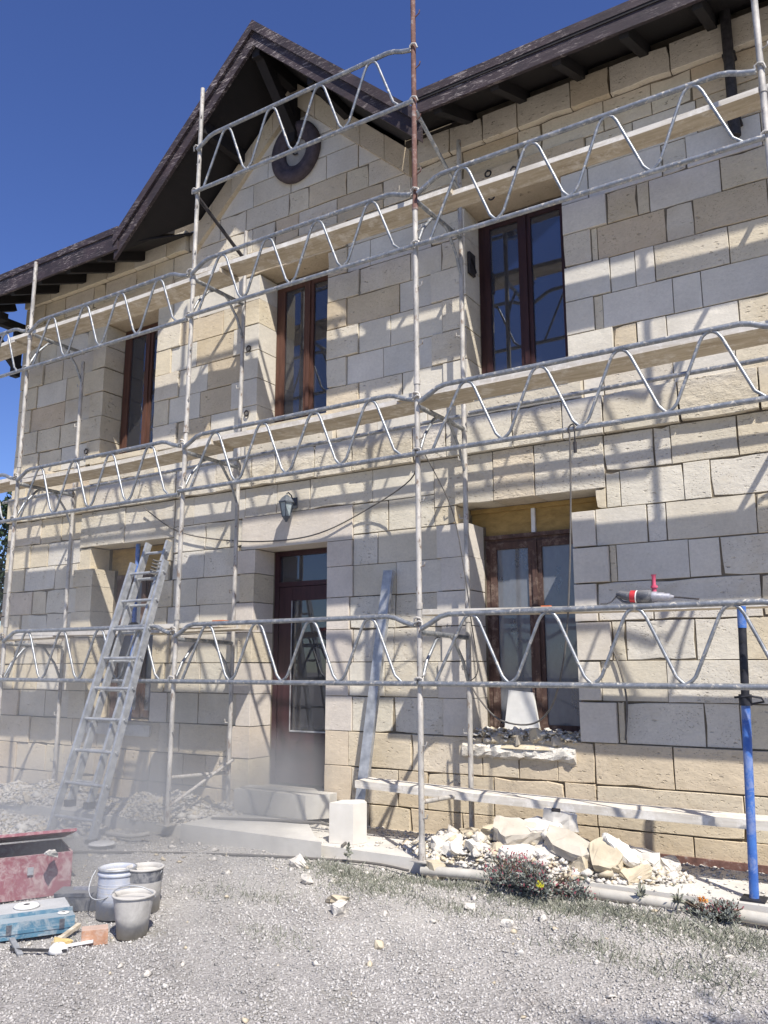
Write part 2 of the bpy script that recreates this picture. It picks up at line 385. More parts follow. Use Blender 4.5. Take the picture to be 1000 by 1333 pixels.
rows = [.10, .40, .715, 1.03, 1.35, 1.665, 1.975, 2.285, 2.585, 2.89, 3.19, 3.51, 3.85, 4.13, 4.435, 4.745, 5.07, 5.38, 5.67, 5.96, 6.27, 6.57, 6.84]
pale = ['d6d0c3', 'd3cdc0', 'cfcbc2', 'd9d3c6', 'd1cabc', 'd5cebf']
cream = ['d3c9b5', 'd0c6b2', 'd5ccb9', 'ccc2ad']
ochre = ['c6b294', 'cab799', 'c0ad90', 'cdbc9f']
sandy = ['cdbda2', 'c9b99e', 'd1c3ab', 'c4b498', 'd3c8b3']
pink = ['d1c6bb', 'cfc4ba', 'd4cabf']
def stonecol(x, z):
    r = random.random()
    if z < 1.0: return random.choice(sandy), 'stone_old'
    if z < 3.5:
        return (random.choice(pale) if r < .6 else random.choice(cream)), ('stone_old' if random.random() < .75 else 'stone_new')
    if z < 3.84: return random.choice(cream+pale), 'stone_rough' if random.random() < .45 else 'stone_old'
    left = x < -4.2
    if z > 6.2: return (random.choice(cream) if r < .8 else random.choice(ochre)), 'stone_old'
    if r < (.42 if left else .62): return random.choice(pale), 'stone_new'
    if r < (.70 if left else .82): return random.choice(cream), 'stone_old'
    return random.choice(ochre), 'stone_old'
STONES = []
def stone(x0, x1, z0, z1, proud=0., col=None, mat=None, depth=.12, g=.0032, top=None, rough=0):
    """one block: recessed joints, chamfered uneven arris, face a little proud or shy of its neighbours"""
    if x1-x0 < .03 or z1-z0 < .03: return
    cc, mm = stonecol((x0+x1)/2, (z0+z1)/2)
    for o in OP.values():
        tx = (abs(x0-o[1]) < .02 or abs(x1-o[0]) < .02) and min(z1, o[3])-max(z0, o[2]) > .01
        tz = (abs(z0-o[3]) < .04 or abs(z1-o[2]) < .04) and min(x1, o[1])-max(x0, o[0]) > .01
        if tx or tz: depth = .284+proud
    if abs(x0-XL) < .01: depth = .5
    k_ = .30 if z0 > 3.8 else .45
    hx_ = col or cc; mean = (212, 204, 188) if z0 >= 1.0 else (208, 193, 168)
    col = ''.join('%02x' % int(int(hx_[2*i:2*i+2], 16)*(1-k_)+mean[i]*k_) for i in range(3))
    STONES.append(dict(x0=x0, x1=x1, z0=z0, z1=z1, proud=proud+random.uniform(-.004, .005), col=col or cc, mat=mat or mm, depth=depth, g=g, top=top))
def stone_geo(s, mb):
    g = s['g']*random.uniform(.65, 1.25); j = lambda a=.003: random.uniform(-a, a)
    x0, x1, z0, z1 = s['x0']+g+j(.002), s['x1']-g+j(.002), s['z0']+g+j(.002), s['z1']-g+j(.002)
    yf = -s['proud']; ch = random.uniform(.0015, .003)*(1 if s['mat'] == 'stone_new' else 1.4)
    yb = max(.06, yf+s['depth']) if s['depth'] < .2 else s['depth']
    if s['top']:                       # gable block cut by the slope
        poly = s['top']
    else:
        amp = .0010 if s['mat'] == 'stone_new' else .0022; poly = []
        cs = [(x0, z0), (x1, z0), (x1, z1), (x0, z1)]
        for q in range(4):
            (ax, az), (bx, bz) = cs[q], cs[(q+1) % 4]; m_ = max(2, int(max(abs(bx-ax), abs(bz-az))/.13))
            nx_, nz_ = ((0, 1), (-1, 0), (0, -1), (1, 0))[q]      # inwards
            for w in range(m_):
                t = w/m_+(random.uniform(-.2, .2)/m_ if w else 0); e = amp*random.uniform(0, 1.6)
                if s['mat'] != 'stone_new' and random.random() < .10: e += random.uniform(.006, .016)
                if w == 0: poly.append((ax+(1 if ax == x0 else -1)*e, az+(1 if az == z0 else -1)*e))
                else: poly.append((ax+(bx-ax)*t+nx_*e, az+(bz-az)*t+nz_*e))
    n = len(poly); cx = sum(p[0] for p in poly)/n; cz = sum(p[1] for p in poly)/n
    hw = max(abs(p[0]-cx) for p in poly); hh = max(abs(p[1]-cz) for p in poly)
    back = [(p[0], yb, p[1]) for p in poly]; mid = [(p[0], yf+ch, p[1]) for p in poly]
    fr = [(p[0]-(p[0]-cx)/hw*ch*random.uniform(.6, 1.5), yf+j(.0015), p[1]-(p[1]-cz)/hh*ch*random.uniform(.6, 1.5)) for p in poly]
    vs = back+mid+fr; fs = []
    for i in range(n):
        k = (i+1) % n; fs.append((i, k, n+k, n+i)); fs.append((n+i, n+k, 2*n+k, 2*n+i))
    fs.append(tuple(range(2*n, 3*n)))
    mb.add(vs, fs)

RES = [o for o in OP.values()]
def special(x0, x1, z0, z1, **k):
    RES.append((x0, x1, z0, z1)); stone(x0, x1, z0, z1, **k)
# lintels and jamb blocks
special(-3.62, -3.02, 3.06, 3.51, proud=.012, col='cdc3b0', mat='stone_old'); special(-3.02, -2.63, 3.06, 3.51, proud=.018, col='cbbb9f', mat='stone_rough'); special(-2.63, -2.02, 3.06, 3.51, proud=.01, col='d0c8b8', mat='stone_rough'); special(-3.62, -3.40, 2.89, 3.06, col='c6b69c'); special(-2.11, -2.02, 2.89, 3.06, col='d4cbb8')
special(-8.62, -7.82, 3.07, 3.51, proud=.015, col='d0c7b6', mat='stone_rough'); special(-7.82, -7.0, 3.07, 3.51, proud=.012, col='cdc5b5', mat='stone_old')
special(-8.62, -8.42, 2.80, 3.07, col='d4cbb8'); special(-7.13, -7.0, 2.80, 3.07, col='d8d0c0')
special(-5.96, -4.53, 2.84, 3.19, proud=.015, col='c9bfb6', mat='stone_new')
special(-6.02, -5.752, 2.585, 2.84, col=pink[0], mat='stone_new', proud=.03); special(-4.832, -4.53, 2.585, 2.84, col=pink[1], mat='stone_new', proud=.02)
for nm, c0 in (('uc', 'c2ae90'), ('ur', 'b9a78e'), ('ul', 'c2af92')):
    o = OP[nm]; special(o[0]-.24, o[1]+.24, 5.96, 6.27, proud=.03, col=c0, mat='stone_old')
    special(o[0]-.12, o[1]+.12, 3.85, 4.13, proud=.05, col='c9bea8', mat='stone_old')
k = 0
for z0, z1 in zip(rows[1:8], rows[2:9]):     # door jambs: pale pinkish new blocks
    w1, w2 = ((.31, .20), (.27, .31))[k % 2]; k += 1
    if z0 < .44: z0b = .40
    special(-5.752-w2, -5.752, z0, z1, col=random.choice(pink), mat='stone_new', proud=.035)
    special(-4.832, -4.832+w1, z0, z1, col=random.choice(pink) if z0 > 1 else 'd2c2aa', mat='stone_new', proud=.015)
k = 0
for z0, z1 in zip(rows[3:9], rows[4:10]):    # new blocks beside the lower windows
    wr = (.30, .185, .285, .185, .30, .20)[k]
    special(OP['lr'][1], OP['lr'][1]+wr, z0, z1-.006, col=random.choice(['d1cabf', 'cdc7bc']), mat='stone_new', proud=.03)
    special(OP['lr'][0]-(.33 if k % 2 else .29), OP['lr'][0], z0, z1, col=random.choice(['d2cabf', 'd6cfc4']), mat='stone_new', proud=.03)
    zt = min(z1, 2.80) if k == 5 else z1
    special(OP['ll'][0]-(.36 if k % 2 else .30), OP['ll'][0], z0, zt, col=random.choice(['d6cdc0', 'd2cabf']), mat='stone_new', proud=.05)
    special(OP['ll'][1], OP['ll'][1]+(.2 if k % 2 else .27), z0, zt, col=random.choice(['d6cdc0', 'dcd6ca']), mat='stone_new', proud=.02)
    k += 1
RES.append((-8.66, -8.30, 2.80, 2.89)); stone(-8.66, -8.62, 2.80, 2.89)
# window surrounds upstairs: alternating toothed blocks, slightly proud
for nm in ('uc', 'ur', 'ul'):
    o = OP[nm]; k = 0
    for z0, z1 in zip(rows[13:19], rows[14:20]):
        wl, wr_ = ((.26, .40), (.38, .25))[k % 2]; k += 1
        cl = random.choice(ochre+cream+pale if nm != 'ur' else cream+pale); cr = random.choice(cream+pale if nm != 'uc' else ochre+cream)
        special(o[0]-wl, o[0], z0, z1, proud=.018, col=cl, mat='stone_old' if cl not in pale else 'stone_new')
        special(o[1], o[1]+wr_, z0, z1, proud=.018, col=cr, mat='stone_old' if cr not in pale else 'stone_new')
# measured upright joints on the right of the facade
J = {18: [-2.0, -1.40, -1.20, -.62], 17: [-1.62, -1.52, -.95, -.35], 16: [-1.98, -1.40, -1.18, -.62], 15: [-1.67, -1.51, -.93, -.4],
     14: [-1.96, -1.38, -1.16, -.6], 13: [-1.69, -1.45, -.9, -.35], 12: [-1.99, -1.42, -.95, -.3], 11: [-2.0, -1.39, -.8, -.2], 10: [-2.02, -1.61, -1.48, -.98, -.3], 9: [-1.90, -1.40, -1.20, -.62],
     8: [-1.70, -1.55, -.90, -.3], 7: [-1.96, -1.40, -1.17, -.55], 6: [-1.69, -.91, -.2], 5: [-1.92, -1.39, -1.06, -.4], 4: [-1.62, -.75], 3: [-1.96, -1.37, -1.12, -.4],
     2: [-2.21, -1.61, -.9, -.2], 1: [-2.21, -1.14, -.4], 0: [-2.2, -1.5, -.8]}
for ri, (z0, z1) in enumerate(zip(rows[:-1], rows[1:])):
    iv = [(XL, XR)]; zc = (z0+z1)/2
    for r in RES:
        if min(r[3], z1)-max(r[2], z0) > .035:
            nv = []
            for a, b in iv:
                if r[1] <= a or r[0] >= b: nv.append((a, b)); continue
                if r[0] > a+.001: nv.append((a, r[0]))
                if r[1] < b-.001: nv.append((r[1], b))
            iv = nv
    pr = 0.
    if ri == 11: pr = .055
    if ri == 21: pr = .06
    if ri <= 2: pr = .012 if ri == 2 else .02
    if ri == 21: iv = [q_ for a, b in iv for q_ in ((a, min(b, GC-1.62)), (max(a, GC-1.62), min(b, GC+1.62)), (max(a, GC+1.62), b)) if q_[1]-q_[0] > .05]
    for a, b in iv:
        cuts = [a]
        if b > -2.4 and ri in J:
            if a < -2.4:
                x = a
                while x < -2.75: x += random.uniform(.3, .72); cuts.append(min(x, -2.35))
            cuts += [c for c in J[ri] if c > cuts[-1]+.05 and c < b-.05]; cuts.append(b)
        else:
            x = a; L = b-a; n = max(1, round(L/random.uniform(.42, .6)))
            ws = [random.choice((.55, .8, 1., 1.25, 1.4)) for _ in range(n)]; t = sum(ws)
            for w in ws: x += w/t*L; cuts.append(x)
        for c0, c1 in zip(cuts[:-1], cuts[1:]):
            kw = {}
            if ri == 11 and (-6.6 < c0 < -4.5 or c0 > -1.6): kw = dict(mat='stone_rough', col=random.choice(['c8bca5', 'd8cfbb']))
            if abs(c0-XL) < .01 and ri < 21 and ri not in (11,): kw = dict(col=random.choice(['cdbba3', 'd8cbb6', 'cab79e']), proud=pr+.02)
            kw.setdefault('proud', 0. if ri == 21 and abs((c0+c1)/2-GC) < 1.62 else pr)
            stone(c0, c1, z0, z1, **kw)
wt = MB(); wt.box(XL, GC-1.40, .06, .42, 6.843, 7.12); hb(wt, 'wall_head', M['mortar']); wt = MB(); wt.box(GC+1.40, XR, .06, .42, 6.843, 7.12); hb(wt, 'wall_head', M['mortar'])
# gable courses, each block cut to the slope
zz = 6.84
gr_rows = [6.84, 7.13, 7.42, 7.71, 7.98]
for z0, z1 in zip(gr_rows[:-1], gr_rows[1:]):
    half = (8.17-.22-z0)/GSL; a, b = GC-half, GC+half; cuts = [a]; x = a+random.uniform(.3, .6)
    while x < b-.3: cuts.append(x); x += random.uniform(.38, .62)
    cuts.append(b)
    for c0, c1 in zip(cuts[:-1], cuts[1:]):
        g = .005; top = lambda x: 8.17-.2-GSL*abs(x-GC)
        pts = [(c0+g, z0+g), (c1-g, z0+g)]
        xr_ = c1-g
        if top(xr_) >= z1-g: pts.append((xr_, z1-g))
        else:
            if top(xr_) > z0+g+.01: pts.append((xr_, top(xr_)))
            xi = GC+(8.17-.2-(z1-g))/GSL
            if c0+g < xi < xr_ and xi > GC: pts.append((xi, z1-g))
        xl_ = c0+g
        if top(xl_) >= z1-g: pts.append((xl_, z1-g))
        else:
            xi = GC-(8.17-.2-(z1-g))/GSL
            if xl_ < xi < xr_ and xi < GC: pts.append((xi, z1-g))
            if top(xl_) > z0+g+.01: pts.append((xl_, top(xl_)))
        if len(pts) >= 3:
            s = dict(x0=c0, x1=c1, z0=z0, z1=z1, proud=random.uniform(-.003, .005), col=random.choice(pale+pale+cream), mat='stone_new', depth=.1, g=g, top=pts); STONES.append(s)
# biggest in view become parts, the rest one joined part
def vis(s):
    x, z = (s['x0']+s['x1'])/2, (s['z0']+s['z1'])/2; v = Vector((x, 6.6, z-1.6))
    if s['x1'] > -.42 or s['x0'] < -10.3: return 0
    d = v.length; return (s['x1']-s['x0'])*(s['z1']-s['z0'])/d**2*abs(v.y)/d
STONES.sort(key=vis, reverse=True)
for s in STONES[:300]:
    mb = MB(); stone_geo(s, mb); o = hb(mb, 'stone', M[s['mat']]); o.color = srgb(s['col'])
rest = {}
mb = MB()
for s in STONES[300:]: stone_geo(s, mb)
o = hb(mb, 'remaining_stones', M['stone_old']); o.color = srgb('d2c6ae'); o['kind'] = 'stuff'
# raking cornice under the gable roof
for sgn in (-1, 1):
    L = 2.15; n = 5
    for i in range(n):
        t0, t1 = i/n, (i+1)/n
        pa, pb = (GC+sgn*t0*1.52, 8.17-GSL*t0*1.52), (GC+sgn*t1*1.52, 8.17-GSL*t1*1.52)
        mb = MB(); d = .27
        mb.prism([(pa[0]+sgn*.003, pa[1]+.02), (pb[0]-sgn*.003, pb[1]+.02), (pb[0]-sgn*.003, pb[1]-d), (pa[0]+sgn*.003, pa[1]-d)] , 'y', -.055, .05)
        o = hb(mb, 'cornice_stone', M['stone_old']); o.color = srgb(random.choice(['c6b69c', 'cfc0a4', 'cbbca3']))
# reveals
rv = {'door': .30, 'uc': .28, 'ur': .28, 'ul': .28, 'lr': .32, 'll': .32}
# sills
for nm in ('uc', 'ur', 'ul'):
    o = OP[nm]; mb = MB(); mb.box(o[0]-.06, o[1]+.06, -.10, .29, 4.09, 4.15); q = hb(mb, 'window_sill', M['stone_old']); q.color = srgb('cfc2a8')
mb = MB(); nn_ = 22; prof_ = [(.30, .865), (-.02, .870), (-.05, .885), (-.062, .92), (-.05, .965), (-.01, .985), (.30, .985)]
vs = []; fs = []
for i in range(nn_+1):
    x = -3.36+1.0*i/nn_
    for (yy, z_) in prof_:
        f_ = 0 if yy > .2 else 1
        vs.append((x+random.uniform(-.012, .012)*(0 < i < nn_), yy+f_*random.uniform(-.014, .018), z_+f_*random.uniform(-.012, .012)))
k_ = len(prof_)
for i in range(nn_):
    for j_ in range(k_-1): fs.append((i*k_+j_, (i+1)*k_+j_, (i+1)*k_+j_+1, i*k_+j_+1))
fs += [tuple(range(k_)), tuple(range(nn_*k_+k_-1, nn_*k_-1, -1))]; mb.add(vs, fs)
q = hb(mb, 'window_sill', M['stone_rough']); q.color = srgb('d8d2c6'); q['label'] = 'broken rough stone window sill'
mb = MB(); mb.box(-8.36, -7.2, -.04, .30, .87, .99); q = hb(mb, 'window_sill', M['stone_rough']); q.color = srgb('d8d2c6')
# dark rooms behind the openings
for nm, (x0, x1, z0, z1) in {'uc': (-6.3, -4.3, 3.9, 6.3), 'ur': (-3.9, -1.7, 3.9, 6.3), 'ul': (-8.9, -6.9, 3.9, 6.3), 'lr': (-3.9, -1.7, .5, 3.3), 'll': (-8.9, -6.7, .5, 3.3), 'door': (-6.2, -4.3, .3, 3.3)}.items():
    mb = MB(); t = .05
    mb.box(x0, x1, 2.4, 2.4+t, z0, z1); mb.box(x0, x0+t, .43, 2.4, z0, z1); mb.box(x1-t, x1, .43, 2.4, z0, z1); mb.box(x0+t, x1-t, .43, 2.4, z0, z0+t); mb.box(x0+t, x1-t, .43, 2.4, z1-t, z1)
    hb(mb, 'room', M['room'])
def window(nm, x0, x1, z0, z1, y, mats, ft=.055, glass='glass', rails=(), curtain=None, tr=None):
    """two-leaf French window: outer frame, two leaves, glass panes as sub-parts"""
    mb = MB(); f = ft
    mb.box(x0, x0+f, y, y+.07, z0, z1); mb.box(x1-f, x1, y, y+.07, z0, z1); mb.box(x0+f, x1-f, y+.002, y+.07, z1-f, z1); mb.box(x0+f, x1-f, y+.002, y+.07, z0, z0+f)
    w = hb(mb, 'window', mats)
    c = (x0+x1)/2
    for s, (a, b) in enumerate(((x0+f+.003, c-.002), (c+.002, x1-f-.003))):
        mb = MB(); e = .062; y1 = y-.012; za, zb = z0+f+.003, z1-f-.003
        mb.box(a, a+e, y1, y1+.045, za, zb); mb.box(b-e, b, y1, y1+.045, za, zb)
        mb.box(a+e, b-e, y1+.002, y1+.043, za, za+e*1.3); mb.box(a+e, b-e, y1+.002, y1+.043, zb-e, zb)
        for r in rails: mb.box(a+e, b-e, y1+.004, y1+.041, za+(zb-za)*r-.014, za+(zb-za)*r+.014)
        if s == 1: mb.box(a-.022, a+.024, y1-.018, y1-.002, za, zb)
        hb(mb, 'window_leaf', mats, w)
        mb = MB(); mb.box(a+e-.004, b-e+.004, y1+.020, y1+.025, za+e, zb-e+.004); hb(mb, 'pane', M[glass], w)
    if curtain:
        for (a, b, cm) in curtain:
            mb = MB(); n = 28; vs = []; fs = []
            for i in range(n+1):
                t = i/n; x = a+(b-a)*t; yy = y+.16+.018*math.sin(t*34)+.01*math.sin(t*71)
                vs += [(x, yy, z0), (x, yy, z1)]
            for i in range(n): fs.append((2*i, 2*i+2, 2*i+3, 2*i+1))
            mb.add(vs, fs, 0, True); hb(mb, 'curtain', M[cm], w)
    return w
window('uc', -5.80, -4.87, 4.15, 5.96, .29, M['frame_red'], curtain=[(-5.74, -5.37, 'curtain'), (-5.08, -4.9, 'curtain_grey')])
window('ur', -3.245, -2.285, 4.15, 5.96, .29, M['frame_dark'])
window('ul', -8.365, -7.43, 4.15, 5.96, .29, M['frame_red'], curtain=[(-8.3, -8.02, 'curtain_grey')])
window('lr', -3.262, -2.30, 1.0, 2.78, .32, M['frame_old'], glass='glass_dusty', ft=.045)
window('ll', -8.30, -7.24, 1.0, 2.74, .32, M['frame_old'], glass='glass_dusty', ft=.045)
mb = MB(); mb.box(-3.40, -2.11, .33, .40, 2.785, 3.06); mb.box(-3.40, -2.11, .30, .33, 3.02, 3.06); hb(mb, 'transom_board', M['foam'])
mb = MB(); mb.box(-2.80, -2.765, .30, .328, 2.80, 3.02); hb(mb, 'spacer', M['white'])
mb = MB(); mb.box(-8.42, -7.13, .33, .40, 2.745, 3.07); hb(mb, 'transom_board', M['foam'])
mb = MB(); mb.box(-3.40, -2.11, .29, .33, 2.765, 2.80); hb(mb, 'transom_rail', M['frame_old'])
# door
mb = MB(); x0, x1, y = -5.752, -4.832, .30
mb.box(x0, x0+.06, y, y+.08, .44, 2.84); mb.box(x1-.05, x1, y, y+.08, .44, 2.84); mb.box(x0+.06, x1-.05, y+.002, y+.08, 2.79, 2.84); mb.box(x0+.06, x1-.05, y+.002, y+.08, 2.46, 2.51)
door = hb(mb, 'door', M['door'])
mb = MB(); a, b = x0+.065, x1-.055; y1 = y+.01
mb.box(a, a+.17, y1, y1+.045, .46, 2.455); mb.box(b-.12, b, y1, y1+.045, .46, 2.455); mb.box(a+.17, b-.12, y1+.002, y1+.043, .46, .98); mb.box(a+.17, b-.12, y1+.002, y1+.043, 2.31, 2.455)
mb.box(a+.20, b-.15, y1-.008, y1+.002, .56, .88)
hb(mb, 'door_leaf', M['door'], door)
mb = MB(); mb.box(a+.165, a+.175, y1-.006, y1+.002, .98, 2.31); mb.box(b-.125, b-.115, y1-.006, y1+.002, .98, 2.31); mb.box(a+.165, b-.115, y1-.006, y1+.002, .97, .985); hb(mb, 'glazing_bead', M['alu'], door)
mb = MB(); mb.box(a+.165, b-.115, y1+.018, y1+.024, .975, 2.315); hb(mb, 'pane', M['glass'], door)
mb = MB(); mb.box(x0+.055, x1-.045, y+.03, y+.036, 2.505, 2.795); hb(mb, 'pane', M['glass'], door)
mb = MB(); mb.tube([(b-.06, y1-.05, 1.45), (b-.15, y1-.05, 1.45)], .009); mb.tube([(b-.06, y1-.05, 1.45), (b-.06, y1, 1.45)], .009); mb.box(b-.08, b-.04, y1-.008, y1, 1.33, 1.53); hb(mb, 'handle', M['alu'], door)
mb = MB(); mb.box(x0, x1, .05, .42, .36, .44); q = hb(mb, 'threshold', M['stone_new']); q.color = srgb('cfc8bc')

# --------------------------------------------------------------- roof
O = .75
rf = MB()   # gable roof slabs (top surface)
def slope(x, off=0): return 8.46-.93*abs(x-GC)+off
def quadslab(mb, pts, th):
    vs = [(p[0], p[1], p[2]) for p in pts]+[(p[0], p[1], p[2]-th) for p in pts]; n = len(pts)
    mb.add(vs, [tuple(range(n)), tuple(range(2*n-1, n-1, -1))]+[(i, n+i, n+(i+1) % n, (i+1) % n) for i in range(n)])
for sg in (-1, 1):
    xe, xv = GC+sg*2.04, GC+sg*1.41     # the slabs are cut by the valley where they meet the main eaves
    quadslab(rf, [(GC, -O-.02, 8.43), (xe, -O-.02, slope(xe)-.03), (xv, .05, slope(xv)-.03), (GC, .05, 8.43)], .07)
    quadslab(rf, [(GC, .05, 8.43), (xv, .05, slope(xv)-.03), (xv, 4.0, slope(xv)-.03), (GC, 4.0, 8.43)], .07)
roofg = hb(rf, 'gable_roof', M['soffit'])
sf = MB()
for sg in (-1, 1):
    xe, xv = GC+sg*2.04, GC+sg*1.40
    quadslab(sf, [(GC, -O+.036, 8.28), (xe, -O+.036, slope(xe)-.18), (xv, .02, slope(xv)-.18), (GC, .02, 8.28)], .02)
hb(sf, 'soffit', M['soffit'], roofg)
for sg in (-1, 1):          # verge boards, lapped in two steps like the photo
    xe = GC+sg*2.05
    v = MB(); v.prism([(GC, 8.46), (xe, slope(xe)), (xe, slope(xe)-.12), (GC, 8.34)], 'y', -O-.035, -O-.004); hb(v, 'verge_board', M['fascia'], roofg)
    v = MB(); v.prism([(GC, 8.345), (xe, slope(xe)-.115), (xe, slope(xe)-.29), (GC, 8.17)], 'y', -O-.004, -O+.035); hb(v, 'verge_board', M['fascia'], roofg)
    for k, t in enumerate((.75,)):
        x = GC+sg*t; v = MB(); v.box(x-.04, x+.04, -O+.04, .05, slope(x)-.34, slope(x)-.19); hb(v, 'purlin', M['soffit'], roofg)
v = MB(); v.box(GC-.05, GC+.05, -O+.04, .05, 8.06, 8.22); hb(v, 'ridge_beam', M['soffit'], roofg)
# bracket from the wall out to the verge, above the round ornament
v = MB(); v.bar((GC+.01, -.02, 7.52), (GC, -.62, 8.12), .11, .12); v.box(GC-.05, GC+.06, -.10, -.004, 7.40, 8.0); hb(v, 'gable_bracket', M['soffit'], roofg)
# main roof
mr = MB()
ze = 6.72; TP = math.tan(R(24))
mr.prism([(-O-.03, ze), (3.3, ze+(3.3+O)*TP), (3.3, ze+(3.3+O)*TP-.07), (-O-.03, ze-.06)], 'x', GC+2.0, XR+.45)
mr.prism([(-O-.03, ze-.08), (3.3, ze+(3.3+O)*TP-.08), (3.3, ze+(3.3+O)*TP-.15), (-O-.03, ze-.15)], 'x', XL-.55, GC-1.95)
mr.prism([(3.3, ze+(3.3+O)*TP), (7.3, ze), (7.3, ze-.07), (3.3, ze+(3.3+O)*TP-.07)], 'x', XL-.55, XR+.45)
mr.prism([(.3, ze+(.3+O)*TP-.02), (3.3, ze+(3.3+O)*TP-.02), (3.3, ze+(3.3+O)*TP-.07), (.3, ze+(.3+O)*TP-.07)], 'x', GC-1.95, GC+2.0)
roofm = hb(mr, 'main_roof', M['soffit'])
for (xa, xb, zt, zb, nm) in ((GC+2.02, XR+.47, 6.735, 6.54, 'right'), (XL-.57, GC-1.98, 6.62, 6.37, 'left')):
    v = MB(); v.box(xa, xb, -O-.02, -O+.012, zb, zt-.006); hb(v, 'fascia_board', M['fascia'], roofm)
    v = MB(); v.box(xa, xb, -O-.036, -O-.02, zt-.05, zt+.03); hb(v, 'fascia_board', M['fascia'], roofm)
    zs = zb+.10
    xi = GC+1.42 if nm == 'right' else GC-1.42
    v = MB(); (e0, e1) = (xa, xb) if nm == 'right' else (xb, xa)
    quadslab(v, [(e0, -O+.014, zs), (e1, -O+.014, zs), (e1, .05, zs+(O+.04)*TP), (xi, .05, zs+(O+.04)*TP)], .02); hb(v, 'soffit', M['soffit'], roofm)
    x = xa+.18
    while x < xb:
        v = MB(); v.bar((x, -O+.02, zs-.075), (x, .04, zs-.075+(O+.02)*TP), .075, .11); hb(v, 'rafter_tail', M['soffit'], roofm); x += .56
# timber bracket at the left corner
v = MB()
pts = [(XL-.28+.0, 6.30), (XL-.16, 6.05), (XL-.05, 5.75)]
v.bar((XL-.10, -.62, 6.28), (XL-.10, -.01, 5.72), .09, .10); v.box(XL-.15, XL-.05, -.68, .02, 6.26, 6.38); v.box(XL-.15, XL-.05, -.10, -.005, 5.6, 6.27)
v.bar((XL-.55, -.4, 6.30), (XL-.02, -.4, 5.80), .09, .10); v.box(XL-.6, XL+.1, -.45, -.35, 6.27, 6.37)
hb(v, 'eave_bracket', M['soffit'], roofm)
# cut downpipe on the right
v = MB(); v.tube([(-.80, -.10, 6.95), (-.80, -.10, 5.76)], .042, 12)
for z in (6.5, 5.9): v.box(-.85, -.75, -.11, -.002, z-.012, z+.012)
hb(v, 'downpipe', M['iron'])
# round ornament
v = MB(); n = 40
prof = [(.385, -.005), (.39, -.05), (.36, -.085), (.30, -.095), (.255, -.075), (.235, -.055), (.195, -.06), (.18, -.045), (.175, -.004)]
vs = []; fs = []
for r, yy in prof:
    for j in range(n): a = 2*math.pi*j/n; vs.append((-5.32+r*.86*math.cos(a), yy, 7.30+r*.95*math.sin(a)))
for i in range(len(prof)-1):
    for j in range(n): fs.append((i*n+j, i*n+(j+1) % n, (i+1)*n+(j+1) % n, (i+1)*n+j))
v.add(vs, fs, 0, True); orn = hb(v, 'round_ornament', M['ring'])
v = MB(); v.add([(-5.32+.18*math.cos(2*math.pi*j/24), -.012, 7.30+.185*math.sin(2*math.pi*j/24)) for j in range(24)], [tuple(range(24))]); hb(v, 'disc', M['ringdisc'], orn)
v = MB(); v.tube([(-5.32+.05*math.cos(a), -.03, 7.33+.055*math.sin(a)) for a in np.linspace(0, 5.2, 14)], .009, 6); v.tube([(-5.32, -.01, 7.36), (-5.32, -.05, 7.35)], .014, 6); hb(v, 'hook', M['iron'], orn)
# small iron fittings on the facade (rings and shutter catches)
for (x, z) in ((-2.72, 6.17), (-2.98, 6.22), (-2.95, 5.97), (-5.93, 5.10), (-5.93, 4.35), (-8.6, 4.3)):
    v = MB(); v.tube([(x+.03*math.cos(a), -.035, z+.03*math.sin(a)) for a in np.linspace(0, 2*math.pi, 14)[:-1]], .008, 6, closed=True); v.tube([(x, .0, z+.03), (x, -.045, z+.03)], .009, 6); hb(v, 'wall_ring', M['iron'])
# shutter catches inside upper right window and the fallen iron bar in front of it
v = MB(); v.box(-3.24, -3.215, .02, .14, 5.30, 5.52); v.bar((-3.23, .05, 5.45), (-3.23, .16, 5.35), .03, .03); hb(v, 'shutter_hinge', M['iron'])

# lantern over the door
lt = thing('wall_lantern', 'grey iron carriage lantern hanging on the wall above the front door', 'lantern', (-5.25, 0, 3.28))
def at(o, mb, name, mats, parent=None):
    q = mb.build(name, mats, parent or o)
    if (parent is None): q.matrix_parent_inverse = Matrix.Translation(-Vector(o.location))
    return q
lx, ly, lz = -5.26, -.19, 3.26
v = MB(); v.box(lx-.05, lx+.05, -.025, -.004, 3.20, 3.36); v.tube([(lx, -.02, 3.26), (lx, -.09, 3.38), (lx, -.16, 3.41), (lx, -.19, 3.385)], .010, 6); at(lt, v, 'wall_bracket', M['lantern'])
def frustum(v, z0, r0, z1, r1, n=6, mi=0):
    vs = [(lx+r0*math.cos(2*math.pi*j/n), ly+r0*math.sin(2*math.pi*j/n), z0) for j in range(n)]+[(lx+r1*math.cos(2*math.pi*j/n), ly+r1*math.sin(2*math.pi*j/n), z1) for j in range(n)]
    v.add(vs, [(j, (j+1) % n, n+(j+1) % n, n+j) for j in range(n)]+[tuple(range(n)), tuple(range(n, 2*n))], mi)
v = MB(); frustum(v, 3.27, .115, 3.33, .07); frustum(v, 3.33, .065, 3.37, .02); frustum(v, 3.25, .12, 3.272, .12); at(lt, v, 'lamp_cap', M['lantern'])
v = MB(); frustum(v, 3.03, .05, 3.06, .065); frustum(v, 2.98, .015, 3.03, .04); at(lt, v, 'lamp_base', M['lantern'])
v = MB(); frustum(v, 3.06, .058, 3.25, .098); at(lt, v, 'lamp_glass', M['glass_lantern'])
v = MB()
for j in range(6):
    a = 2*math.pi*j/6; v.tube([(lx+.062*math.cos(a), ly+.062*math.sin(a), 3.05), (lx+.104*math.cos(a), ly+.104*math.sin(a), 3.26)], .006, 5)
at(lt, v, 'lamp_frame', M['lantern'])

lt.scale = (.72, .72, .72)
